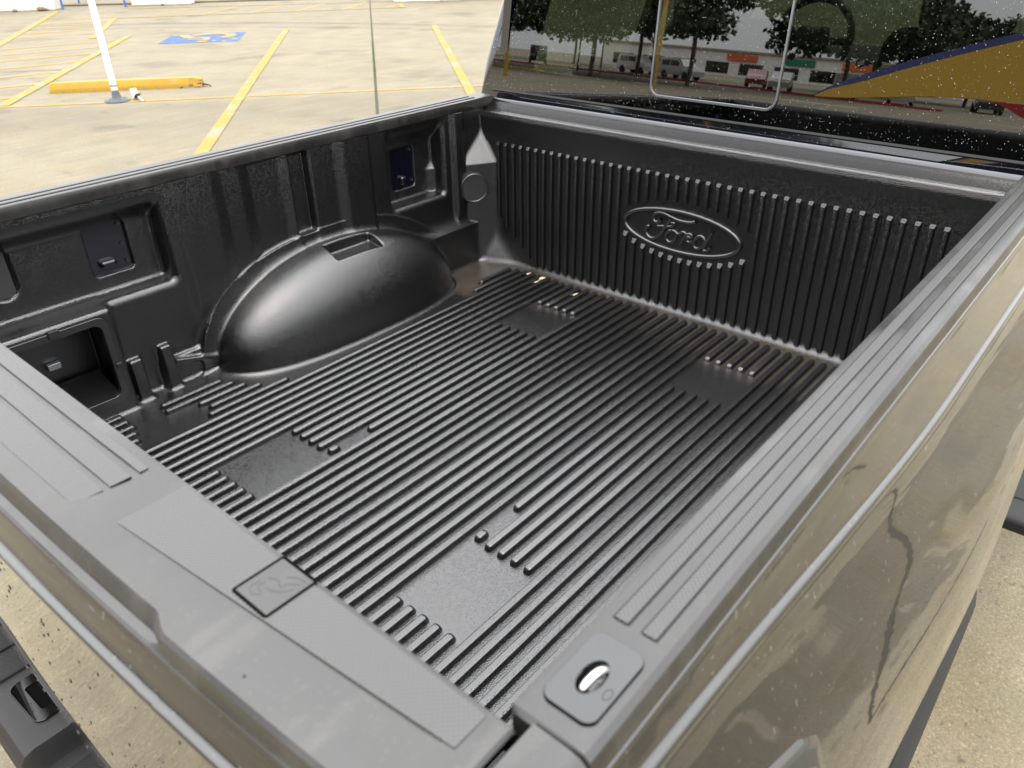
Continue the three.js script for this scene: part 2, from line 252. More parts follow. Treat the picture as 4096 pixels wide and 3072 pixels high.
{ // wheel stop with a broken end
  const g = new THREE.Group(); g.name = 'wheel_stop'; scene.add(g); const c = lot(0.98, -1.68); g.position.set(...c); g.rotation.y = Math.atan2(-LV[1], LV[0]);
  tag(g, 'yellow painted concrete wheel stop with a crumbled end behind the white pole', 'wheel stop');
  const rows = [], N = 40, hl = 1.01;
  for (let i = 0; i <= N; i++) {
    const x = lerp(-hl, hl, i / N), br = 0.55 * sst(0.82, 1.0, x), j = (k) => 0.012 * (hash(i, k) - 0.5) * (x > 0.82 ? 1.6 : 0.25), lo = br * 0.075, e = i === 0 ? 0.9 : 1;
    rows.push([[x, 0, -0.09], [x, 0.05, -0.088 + j(1)], [x, 0.06, -0.083 + j(1)], [x, (0.125 - lo * 0.3) * e + j(2), -0.055 + j(3)], [x, (0.133 - lo * 0.4) * e + j(4), -0.045], [x, (0.133 - lo * 0.8) * e + j(5), 0.045 - br * 0.03], [x, (0.125 - lo) * e + j(6), 0.055 - br * 0.06 + j(7)], [x, 0.06 - lo * 0.4, 0.083 - br * 0.07 + j(8)], [x, 0.045, 0.088 - br * 0.05 + j(8)], [x, 0, 0.09 - br * 0.03]].map((q) => [q[0], q[1], q[2]]));
  }
  add('body', loft(rows, false, 0.5, true), M.stopYellow, g);
  phys('rawConcrete', { rgb: [0.30, 0.24, 0.17], roughness: 0.95, bumpMap: rep(concBump, 3), bumpScale: 0.01 });
  const l = []; for (let k = 0; k < 18; k++) { const s = rr(0.008, 0.026), q = new THREE.DodecahedronGeometry(s, 0); q.scale(1.4, 0.7, 1); q.rotateY(rr(0, 6)); const t = rr(0.72, 1.1); q.translate(t, rr(0.005, 0.06) * (t > 1.0 ? 0.2 : 1), rr(0.03, 0.10)); l.push(q); }
  add('broken_concrete', merge(l), M.rawConcrete, g);
  add('rebar', tube([[0.85, 0.035, 0.05], [1.0, 0.045, 0.055], [1.1, 0.03, 0.075], [1.13, 0.008, 0.09]], 0.006), M.dark, g);
  add('rebar', tube([[0.85, 0.03, 0.02], [1.02, 0.03, 0.02], [1.12, 0.012, 0.03]], 0.006), M.dark, g);
}
{ // white pole on a dark base
  const g = new THREE.Group(); g.name = 'sign_pole'; scene.add(g); g.position.set(...lot(0.06, -1.6)); g.rotation.y = 0.6; tag(g, 'round white metal pole on a dark grey cast base', 'pole');
  add('pole', cyl(0.041, 0.041, 3.1, 28).translate(0, 1.69, 0), M.whitePaint, g);
  phys('castGrey', { rgb: [0.10, 0.115, 0.13], roughness: 0.6, metalness: 0.3, bumpMap: rep(concBump, 6), bumpScale: 0.004 });
  add('base', new THREE.LatheGeometry([[0, 0], [0.16, 0], [0.158, 0.014], [0.12, 0.03], [0.06, 0.05], [0.048, 0.1], [0.036, 0.15], [0, 0.15]].map((p) => new THREE.Vector2(...p)), 14), M.castGrey, g);
  add('clamp', cyl(0.046, 0.046, 0.02).translate(0, 0.2, 0), M.steel, g);
  for (let k = 0; k < 4; k++) add('bolt', cyl(0.012, 0.012, 0.02, 6).translate(0.115 * Math.cos(k * 1.57 + 0.5), 0.035, 0.115 * Math.sin(k * 1.57 + 0.5)), M.steel, g);
  const s = new THREE.Group(); s.name = 'broken_bracket'; scene.add(s); s.position.set(...lot(0.12, -1.36)); tag(s, 'broken grey and white bracket lying beside the white pole base', 'debris');
  add('shell', warp(cyl(0.035, 0.035, 0.13, 16), (x, y, z) => [x + y * 0.9, 0.05 + y * 0.55, z]), M.castGrey, s);
  add('flap', rbox(0.03, 0.12, 0.08, 0.004, -0.02, 0.09, 0).rotateZ(0.4), M.whitePaint, s);
  add('strap', tube([[0.02, 0.05, 0], [0.1, 0.02, 0.01], [0.2, 0.006, 0.02]], 0.012), M.whitePaint, s);
}
// retaining walls and blue handrails at the far edge of the lot
function lotBox(name, a0, a1, b0, b1, h, mat, label, cat, group) {
  const g = bx(b0, b1, 0, h, -a1, -a0, 0.03); const o = add(name, g, mat); o.position.set(...lot(0, 0)); o.rotation.y = Math.atan2(-LV[1], LV[0]); return tag(o, label, cat, group);
}
lotBox('retaining_wall', 15.8, 16.4, -22, -7.3, 1.5, M.whitePaint, 'long cream retaining wall left of the blue handrails', 'wall');
lotBox('retaining_wall', 16.62, 17.2, -5.35, -3.58, 1.5, M.whitePaint, 'short cream wall block right of the blue handrails', 'wall');
lotBox('retaining_wall', 15.05, 15.6, 2.6, 14, 1.5, M.whitePaint, 'cream retaining wall at the end of the pavement joint', 'wall');
struct(lotBox('raised_walkway', 17.2, 40, -30, 30, 0.06, M.concrete, 'concrete walkway behind the retaining walls', 'walkway'));
{ const w = scene.getObjectByName('raised_walkway'); const n = w.geometry.attributes.position.count; w.geometry.setAttribute('color', new THREE.Float32BufferAttribute(new Float32Array(n * 3).fill(0.95), 3)); }
phys('railBlue', { rgb: [0.035, 0.11, 0.42], roughness: 0.35, clearcoat: 0.6 });
for (const [a, b, w, lab] of [[15.9, -7.1, -1, 'blue tubular handrail beside the long cream wall'], [16.25, -5.43, 1, 'blue tubular handrail beside the short cream wall block']]) {
  const g = new THREE.Group(); g.name = numbered('handrail'); scene.add(g); g.position.set(...lot(a, b)); g.rotation.y = Math.atan2(-LV[1], LV[0]); tag(g, lab, 'handrail', 'blue handrails');
  for (const z of [0, -1.6, -3.2]) add('post', cyl(0.028, 0.028, 1.05, 14).translate(0, 0.525, z), M.railBlue, g);
  for (const y of [0.32, 0.68, 1.05]) add('rail', cyl(0.026, 0.026, 3.2, 14).rotateX(Math.PI / 2).translate(0, y, -1.6), M.railBlue, g);
}
for (const [a, b, s, t] of [[15.55, -8.3, 0.07, 'small'], [15.65, -7.62, 0.11, 'larger'], [15.72, -7.5, 0.06, 'broken'], [16.45, -4.4, 0.05, 'tiny']]) {
  const o = add('stone', warp(new THREE.DodecahedronGeometry(s, 1), (x, y, z) => [x * (1.2 + 0.3 * hash(Math.round(x * 99), 4)), y * 0.6, z]), phys('stoneBrown', { rgb: [0.2, 0.13, 0.08], roughness: 0.9 })); o.position.set(...lot(a, b, s * 0.5));
  tag(o, `${t} brown stone at the foot of the cream wall ${a > 16 ? 'right of' : 'left of'} the handrails`, 'stone', 'stones by the walls');
}
// ---------------------------------------------------------------- pickup truck
const truck = new THREE.Group(); truck.name = 'pickup_truck'; scene.add(truck);
tag(truck, 'dark pickup truck with a black lined cargo bed and closed tailgate', 'pickup truck');
const part = (name, g, mat, parent = truck) => add(name, up(g), mat, parent);
const BZ = -1.635, PITCH = 0.0312;
const dirtAt = (x, z) => {                         // dried mud left on the liner floor, thickest against the bulkhead and behind the wheel housings
  const n = fbm(x * 9 + 40, z * 9 + 40, 4), f = fbm(x * 60 + 3, z * 60 + 8, 2);
  let k = sst(-1.22, -1.6, z) * 0.9 + 0.75 * sst(0.45, 0.62, Math.abs(x)) * sst(-1.25, -1.42, z) + 0.35 * sst(0.5, 0.62, Math.abs(x));
  k += 0.22 * sst(0.3, 0.6, x) * sst(-0.5, -1.2, z);
  return clamp((k * (0.3 + 1.4 * n) - 0.42) * 2.2 + 1.3 * (f - 0.5) * Math.min(k, 0.6), 0, 1);
};
const dirtCol = (k, x, z) => { const w = 0.8 + 0.5 * fbm(x * 30 + 9, z * 30, 2); return [lerp(1, 9 * w, k), lerp(1, 7.3 * w, k), lerp(1, 5.5 * w, k)]; };

// side wall, wheel housing, corner and floor strip as one moulded surface
const smin = (a, b, k) => { const h = Math.max(k - Math.abs(a - b), 0) / k; return Math.min(a, b) - h * h * k * 0.25; };
const smax = (a, b, k) => -smin(-a, -b, k);
const sdb = (p, y, z, p0, p1, y0, y1, z0, z1, r = 0.006) => {
  const qx = Math.abs(p - (p0 + p1) / 2) - (p1 - p0) / 2 + r, qy = Math.abs(y - (y0 + y1) / 2) - (y1 - y0) / 2 + r, qz = Math.abs(z - (z0 + z1) / 2) - (z1 - z0) / 2 + r;
  return Math.hypot(Math.max(qx, 0), Math.max(qy, 0), Math.max(qz, 0)) + Math.min(Math.max(qx, qy, qz), 0) - r;
};
function wallField(x, y, z) {
  const p = x + 0.785, q = z - BZ;
  let w = 0.004 + 0.018 * sst(0.02, 0.22, y);
  w += 0.007 * sst(-0.545, -0.575, z) * sst(-0.70, -0.66, z) * sst(0.1, 0.2, y);
  w += 0.010 * sst(-1.03, -1.07, z) * sst(-1.165, -1.15, z) * sst(0.1, 0.22, y);
  w += 0.014 * sst(-1.485, -1.505, z) * sst(-1.56, -1.53, z) * sst(0.12, 0.2, y);
  w -= 0.010 * sst(-0.74, -0.78, z) * sst(-0.9, -0.86, z) * sst(0.15, 0.25, y);
  let d = p - w;
  // recesses behind the tie-down openings
  d = smax(d, -sdb(p, y, z, -0.03 + 0.065 * sst(0.42, 0.49, y), 0.3, 0.272, 0.60, -0.525, -0.115, 0.012), 0.022);
  d = smax(d, -sdb(p, y, z, -0.035 + 0.06 * sst(0.42, 0.5, y), 0.3, 0.262, 0.60, -1.455, -1.235, 0.012), 0.02);
  // narrow vertical channel
  d = smax(d, -sdb(p, y, z, -0.004, 0.3, 0.2, 0.6, -0.952, -0.897, 0.004), 0.012);
  // step below the front opening
  d = smin(d, Math.max(p - 0.05, (y - 0.178) * 0.8 + p * 0.6, z + 1.20), 0.03);
  // compartment housing and ledge
  d = smin(d, sdb(p, y, z, -0.2, 0.048, -0.1, 0.268, -0.352, 0.1, 0.012), 0.016);
  d = smax(d, -sdb(p, y, z, -0.2, 0.3, 0.04, 0.252, -0.332, -0.02, 0.02), 0.006);
  d = smin(d, Math.max(sdb(p, y, z, -0.2, -0.07, -0.1, 0.5, -0.40, 0.1, 0.01)), 0.004);
  // small posts and shelf by the wheel housing
  d = smin(d, sdb(p, y, z, -0.1, 0.034 - 0.12 * Math.max(0, y - 0.06), -0.05, 0.112, -0.394, -0.362, 0.006), 0.008);
  d = smin(d, sdb(p, y, z, -0.1, 0.036 - 0.12 * Math.max(0, y - 0.06), -0.05, 0.120, -0.470, -0.441, 0.006), 0.008);
  const ys = y - 0.071 + (-(z + 0.483)) * 0.27;
  d = smin(d, sdb(p, ys, z, -0.1, 0.03, -0.012, 0.0, -0.585, -0.47, 0.004), 0.006);
  d = smin(d, sdb(p, y, z, -0.1, 0.018, -0.1, 0.075, -0.60, -0.44, 0.006), 0.01);
  // wheel housing
  const zc = Math.abs(z + 0.985) / 0.415, pc = Math.max(p, -0.05) / 0.2, yc = Math.max(y, 0) / 0.252;
  const pl = Math.pow(Math.pow(zc, 2.5) + Math.pow(Math.max(pc, 0), 3.4), 2.2 / 2.85), dip = 1 - 0.05 * (1 - sst(0.012, 0.062, p)), f = Math.pow(pl + Math.pow(yc, 2.2), 1 / 2.2) / dip;
  let wh = (f - 1) / Math.max(f, 0.3) * 0.2;
  wh = smax(wh, -sdb(p, y + (p - 0.08) * 0.15, z, 0.055, 0.118, 0.209, 0.4, -1.098, -0.935, 0.006), 0.007);
  const rim = (Math.pow(Math.pow(zc / 1.075, 2.3) + Math.pow(yc / 1.1, 2.3), 1 / 2.3) - 1) * 0.24;
  d = smin(d, Math.max(rim, p - 0.028 + 0.006 * sst(0.2, 0.26, y)), 0.010);
  d = smin(d, wh, 0.022);
  // front corner: chamfer that narrows to a point, and a foot at the floor
  const g = y > 0.335 ? clamp((0.465 - y) / 0.13, -1, 1) : 1;
  d = smin(d, Math.max((p / 0.088 + q / 0.148 - g) * 0.072, y - 0.48), 0.006);
  d = smin(d, (p / 0.20 + q / 0.078 + y / 0.19 - 1) * 0.068, 0.010);
  // bulkhead and floor
  d = smin(d, Math.max(q, y - 0.468), 0.016);
  d = smin(d, y, 0.018);
  // openings through the liner
  d = smax(d, -sdb(p, y, z, -0.048, 0.3, 0.312, 0.432, -0.462, -0.366, 0.012), 0.003);
  d = smax(d, -sdb(p, y, z, -0.048, 0.3, 0.296, 0.423, -1.38, -1.286, 0.012), 0.003);
  d = smax(d, -sdb(p, y, z, -0.048, 0.3, 0.316, 0.443, -0.216, -0.146, 0.034), 0.003);
  return d;
}
function surfaceNets(f, lo, hi, h) {
  const n = lo.map((v, k) => Math.round((hi[k] - v) / h) + 1), [nx, ny, nz] = n, val = new Float32Array(nx * ny * nz), at = (i, j, k) => (k * ny + j) * nx + i;
  // coarse pass: skip blocks far from the surface
  const B = 6;
  for (let k = 0; k < nz; k += B) for (let j = 0; j < ny; j += B) for (let i = 0; i < nx; i += B) {
    const c = f(lo[0] + (i + B / 2) * h, lo[1] + (j + B / 2) * h, lo[2] + (k + B / 2) * h), far = Math.abs(c) > B * h * 1.9;
    for (let c3 = k; c3 < Math.min(nz, k + B); c3++) for (let c2 = j; c2 < Math.min(ny, j + B); c2++) for (let c1 = i; c1 < Math.min(nx, i + B); c1++)
      val[at(c1, c2, c3)] = far ? c : f(lo[0] + c1 * h, lo[1] + c2 * h, lo[2] + c3 * h);
  }
  const id = new Int32Array(nx * ny * nz).fill(-1), pos = [], nor = [], idx = [], E = [[0, 1], [2, 3], [4, 5], [6, 7], [0, 2], [1, 3], [4, 6], [5, 7], [0, 4], [1, 5], [2, 6], [3, 7]];
  for (let k = 0; k < nz - 1; k++) for (let j = 0; j < ny - 1; j++) for (let i = 0; i < nx - 1; i++) {
    let m = 0; const v = []; for (let c = 0; c < 8; c++) { const q = val[at(i + (c & 1), j + (c >> 1 & 1), k + (c >> 2))]; v.push(q); if (q < 0) m |= 1 << c; }
    if (m === 0 || m === 255) continue;
    let s = [0, 0, 0], t = 0;
    for (const [a, b] of E) if ((v[a] < 0) !== (v[b] < 0)) { const u = v[a] / (v[a] - v[b]); for (let q = 0; q < 3; q++) s[q] += (a >> q & 1) + u * ((b >> q & 1) - (a >> q & 1)); t++; }
    const P = [lo[0] + (i + s[0] / t) * h, lo[1] + (j + s[1] / t) * h, lo[2] + (k + s[2] / t) * h];
    const e = 0.0012, g = [f(P[0] + e, P[1], P[2]) - f(P[0] - e, P[1], P[2]), f(P[0], P[1] + e, P[2]) - f(P[0], P[1] - e, P[2]), f(P[0], P[1], P[2] + e) - f(P[0], P[1], P[2] - e)], L = Math.hypot(...g) || 1;
    const off = f(...P) / Math.max(L / (2 * e), 0.3); for (let q = 0; q < 3; q++) P[q] -= clamp(off, -h / 2, h / 2) * g[q] / L;
    id[at(i, j, k)] = pos.length / 3; pos.push(...P); nor.push(g[0] / L, g[1] / L, g[2] / L);
  }
  const quad = (a, b, c, d, flip) => { if (a < 0 || b < 0 || c < 0 || d < 0) return; flip ? idx.push(a, b, c, a, c, d) : idx.push(a, c, b, a, d, c); };
  for (let k = 1; k < nz - 1; k++) for (let j = 1; j < ny - 1; j++) for (let i = 1; i < nx - 1; i++) {
    const s = val[at(i, j, k)] < 0;
    if (s !== val[at(i + 1, j, k)] < 0) quad(id[at(i, j - 1, k - 1)], id[at(i, j, k - 1)], id[at(i, j, k)], id[at(i, j - 1, k)], s);
    if (s !== val[at(i, j + 1, k)] < 0) quad(id[at(i - 1, j, k - 1)], id[at(i - 1, j, k)], id[at(i, j, k)], id[at(i, j, k - 1)], s);
    if (s !== val[at(i, j, k + 1)] < 0) quad(id[at(i - 1, j - 1, k)], id[at(i, j - 1, k)], id[at(i, j, k)], id[at(i - 1, j, k)], s);
  }
  const g = new THREE.BufferGeometry(); g.setAttribute('position', new THREE.Float32BufferAttribute(pos, 3)); g.setAttribute('normal', new THREE.Float32BufferAttribute(nor, 3)); g.setIndex(idx); return g;
}
const sideGeo = (() => {
  const g0 = surfaceNets(wallField, [-0.884, -0.012, -1.650], [-0.512, 0.504, 0.006], 0.004), g = boxUV(g0), P = g.attributes.position, col = new Float32Array(P.count * 3);
  for (let i = 0; i < P.count; i++) {
    const x = P.getX(i), y = P.getY(i), z = P.getZ(i); let k = y < 0.003 ? dirtAt(x, z) : 0;
    const wat = y > 0.25 && x < -0.79 ? sst(0.52, 0.66, fbm(z * 28 + 5, y * 22 + 3, 4)) * 0.55 * sst(0.03, 0.11, 0.5 - y) : 0;   // dried water marks round the openings
    const c = dirtCol(k, x, z); for (let q = 0; q < 3; q++) col[i * 3 + q] = c[q] + wat * 1.6;
  }
  g.setAttribute('color', new THREE.BufferAttribute(col, 3)); return g;
})();
const mirror = (g) => { g = g.clone(); g.scale(-1, 1, 1); const n = g.attributes.normal, P = g.attributes.position; for (const a of Object.values(g.attributes)) for (let i = 0; i < a.count; i += 3) for (let q = 0; q < a.itemSize; q++) { const t = a.array[(i + 1) * a.itemSize + q]; a.array[(i + 1) * a.itemSize + q] = a.array[(i + 2) * a.itemSize + q]; a.array[(i + 2) * a.itemSize + q] = t; } return g; };
const linerR = part('bed_liner_side', mirror(sideGeo), M.liner);
const linerL = part('bed_liner_side', sideGeo, M.liner);
linerL.userData.label = 'black moulded liner wall with wheel housing and tie-down openings';

// middle of the liner: floor and bulkhead
const XM = 0.5125;
const bedFloor = (() => {
  const prof = []; for (let k = 0; k <= 80; k++) prof.push([lerp(0.0, -1.612, k / 80), 0]);
  for (let k = 1; k <= 6; k++) { const t = k / 6 * Math.PI / 2; prof.push([-1.612 - 0.023 * Math.sin(t), 0.023 - 0.023 * Math.cos(t)]); }
  const N = 80, pos = [], uv = [], idx = [], col = [];
  for (let i = 0; i <= N; i++) { const x = lerp(-XM, XM, i / N); prof.forEach(([z, y]) => { pos.push(x, y, z); uv.push(x, z - y); const k = dirtAt(x, z) * (y > 0.001 ? 0 : 1); col.push(...dirtCol(k, x, z)); }); }
  const m = prof.length; for (let i = 0; i < N; i++) for (let j = 0; j < m - 1; j++) { const a = i * m + j, b = a + 1, c = a + m, d = c + 1; idx.push(a, c, b, b, c, d); }
  const g = geo(pos, idx, uv); g.setAttribute('color', new THREE.Float32BufferAttribute(col, 3)); return part('bed_floor', g, M.liner);
})();
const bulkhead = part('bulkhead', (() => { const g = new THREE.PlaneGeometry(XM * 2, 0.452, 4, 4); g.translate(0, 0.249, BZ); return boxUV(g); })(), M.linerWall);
{
  const prof = [[0.4, 0.003], [0.440, 0.003], [0.470, 0.005], [0.482, 0.007], [0.489, 0.006], [0.494, 0.003], [0.497, -0.004], [0.498, -0.012], [0.5015, -0.03], [0.508, -0.05], [0.512, -0.058], [0.512, -0.062], [0.40, -0.062]];
  const rows = []; for (const x of [-0.768, -0.764, -0.4, 0, 0.4, 0.764, 0.768]) rows.push(prof.map(([y, z]) => [x, y - (Math.abs(x) > 0.766 ? 0.004 : 0), BZ + z]));
  part('bulkhead_cap', loft(rows, false, 0.9, true), M.linerPlain);
  const r2 = [-0.80, 0.80].map((x) => [[0.49, -0.062], [0.516, -0.063], [0.521, -0.067], [0.520, -0.074], [0.44, -0.078]].map(([y, z]) => [x, y, BZ + z]));
  part('front_panel_edge', loft(r2, false, 0.9), M.paint);
}
// ribs
const ribCache = {};
function ribGeo(len, w, h, style) {
  const key = [len.toFixed(3), w, h, style].join(); if (ribCache[key]) return ribCache[key];
  const sec = [[-0.5, -0.02], [-0.45, 0.5], [-0.36, 0.82], [-0.2, 0.97], [0, 1], [0.2, 0.97], [0.36, 0.82], [0.45, 0.5], [0.5, -0.02]], st = [];
  if (style === 'wall') st.push([0, 1, 0.0], [0.001, 1, 0.06], [0.0115, 1, 0.94], [0.0130, 1, 1], [0.016, 1, 1]); else st.push([0, 0.45, 0], [0.002, 0.75, 0.45], [0.005, 0.94, 0.85], [0.0085, 1, 1], [0.0115, 1, 1]);
  const all = st.concat(style === 'wall' ? [[len, 1, 1]] : st.slice().reverse().map(([t, a, b]) => [len - t, a, b]));
  let g = loft(all.map(([t, a, b]) => sec.map(([x, y]) => [x * w * a, y * h * b, t])), false, style === 'wall' ? 0.5 : 0.85);
  return ribCache[key] = g;
}
function floorRib(k, z0, z1) { const m = add('rib', ribGeo(Math.abs(z1 - z0), 0.0178, 0.0140, 'floor'), M.linerPlain, bedFloor); m.position.set(k * PITCH + Math.sign(k) * 0.003, F, Math.min(z0, z1)); }
for (let k = -17; k <= 17; k++) {
  const A = Math.abs(k); const end = -1.594 + 0.006 * hash(k, 3);
  if (A >= 7 && A <= 11) {
    floorRib(k, 0, -0.330);
    if (A === 7) { floorRib(k, -0.518, -0.55); floorRib(k, -0.632, -1.245); } else floorRib(k, -0.512, -1.245);
    floorRib(k, -1.415, end);
  } else floorRib(k, 0, end);
}
for (const s of [-1, 1]) {
  floorRib(s * 18, 0, -0.245); floorRib(s * 18, -0.43, -0.66); floorRib(s * 19, 0, -0.28); floorRib(s * 19, -0.45, -0.60); floorRib(s * 20, 0, -0.29); floorRib(s * 20, -0.44, -0.575); floorRib(s * 21, 0, -0.30); floorRib(s * 21, -0.37, -0.56); floorRib(s * 22, 0, -0.30); floorRib(s * 22, -0.375, -0.545); floorRib(s * 23, 0, -0.30);
  floorRib(s * 18, -1.36, -1.588); floorRib(s * 19, -1.42, -1.58);
}
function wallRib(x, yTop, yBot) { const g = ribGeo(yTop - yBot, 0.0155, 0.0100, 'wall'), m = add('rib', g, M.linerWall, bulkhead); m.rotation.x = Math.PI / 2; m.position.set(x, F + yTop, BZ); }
for (let k = -22; k <= 21; k++) {
  const x = k * PITCH, A = Math.abs(x); const yb = A > 0.555 ? 0.02 + (A - 0.545) * 0.95 : 0.014;
  if (A < 0.2) { const e = 0.078 * Math.sqrt(1 - (A / 0.212) ** 2); wallRib(x, 0.408, 0.249 + e + 0.006); wallRib(x, 0.249 - e, yb); } else wallRib(x, 0.408, yb);
}
{ // raised oval badge with script
  const ring = []; for (let k = 0; k < 64; k++) { const t = k / 64 * Math.PI * 2; ring.push([-0.008 + 0.183 * Math.cos(t), 0.2475 + 0.0585 * Math.sin(t), BZ + 0.0035]); }
  const badge = part('oval_badge', tube(ring, 0.0066, 160, 10, true), M.linerSmooth); badge.userData.label = 'embossed oval badge with flowing script';
  const S = [[[-71, 272], [-78, 264], [-90, 261], [-97, 270], [-95, 282], [-81, 290], [-63, 291], [-42, 286], [-18, 281], [5, 280], [24, 282], [38, 287]],
    [[-38, 280], [-46, 269], [-56, 253], [-66, 235], [-80, 218], [-97, 210], [-113, 217], [-119, 230], [-112, 243], [-105, 244]],
    [[-80, 250], [-65, 253], [-48, 255], [-32, 261], [-28, 269], [-36, 268]],
    [[-31, 248], [-43, 243], [-51, 230], [-48, 217], [-39, 211], [-26, 217], [-19, 231], [-20, 244], [-31, 248]],
    [[-20, 243], [-11, 241], [4, 250], [10, 246], [4, 229], [-3, 211]],
    [[4, 229], [15, 245], [27, 248], [30, 240], [18, 238], [17, 227], [26, 225], [36, 234]],
    [[74, 234], [67, 246], [57, 250], [45, 242], [37, 226], [43, 213], [54, 213], [66, 224], [73, 237]],
    [[91, 269], [82, 247], [71, 223], [70, 212], [81, 213], [91, 226]]];
  S.forEach((s, i) => part('letter_stroke', tube(s.map(([x, y]) => [x / 1000, y / 1000, BZ + 0.002]), i < 2 ? 0.0060 : 0.0052, 50, 8), M.linerSmooth, badge));
}
// painted steel seen through the openings, with screws
for (const s of [-1, 1]) {
  const plate = (y0, y1, z0, z1) => { const o = part('bed_side_steel', bx(Math.min(s * 0.826, s * 0.832), Math.max(s * 0.826, s * 0.832), y0, y1, z0, z1, 0.001), M.navy); return o; };
  const a = plate(0.304, 0.44, -0.470, -0.358), b = plate(0.288, 0.431, -1.388, -1.278), c = plate(0.308, 0.451, -0.224, -0.138);
  const screw = (y, z, o) => part('screw', cyl(0.005, 0.005, 0.005, 10).rotateZ(Math.PI / 2).translate(s * 0.824, y, z), M.dark, o);
  for (const [y, z] of [[0.420, -0.452], [0.330, -0.452], [0.372, -0.45]]) screw(y, z, a); for (const [y, z] of [[0.315, -1.37], [0.41, -1.37]]) screw(y, z, b);
  part('tie_down_tab', rbox(0.024, 0.022, 0.038, 0.009, s * 0.822, 0.336, -0.405), M.navy, a); part('tie_down_tab', rbox(0.02, 0.03, 0.024, 0.009, s * 0.822, 0.322, -1.33), M.navy, b);
  part('stake_pocket_plate', bx(s * 0.823 - 0.002, s * 0.823 + 0.002, 0.325, 0.435, -0.205, -0.157, 0.001), M.cabTrim, c);
}
{ // compartment frame, floor wedge and clips
  const fr = rrShape(0.02, 0.334, 0.038, 0.254, 0.024), ho = rrShape(0.034, 0.320, 0.052, 0.240, 0.02); fr.holes.push(ho);
  const g = extr(fr, 0.012, 0.0015); g.rotateY(Math.PI / 2); g.translate(-0.7465, 0, 0); const c = part('compartment_frame', boxUV(g), M.linerSmooth);
  part('compartment_floor', loft([[[-0.84, 0.085, -0.318], [-0.74, 0.052, -0.318]], [[-0.84, 0.085, -0.03], [-0.74, 0.052, -0.03]]]), M.linerSmooth, c);
  part('clip', rbox(0.012, 0.02, 0.024, 0.003, -0.733, 0.252, -0.22), M.dark, c); part('clip', rbox(0.01, 0.012, 0.014, 0.003, -0.733, 0.13, -0.33), M.dark, c); part('clip', rbox(0.014, 0.016, 0.03, 0.002, -0.846, 0.13, -0.23), M.steel, c);
}
for (const s of [-1, 1]) { // round cover in the front corner
  const c = new THREE.CylinderGeometry(0.047, 0.049, 0.014, 40); c.rotateX(Math.PI / 2); c.rotateY(s < 0 ? 1.034 : -1.034); c.translate(s * 0.7350, 0.262, -1.5605);
  const o = part('corner_cover', c, M.linerSmooth); const rg = new THREE.TorusGeometry(0.045, 0.0035, 8, 48); rg.rotateY(s < 0 ? 1.034 : -1.034); rg.translate(s * 0.7290, 0.262, -1.5570); part('cover_rim', rg, M.linerSmooth, o);
  part('cover_tab', rbox(0.012, 0.02, 0.014, 0.003, s * 0.762, 0.305, -1.528), M.linerSmooth, o);
}
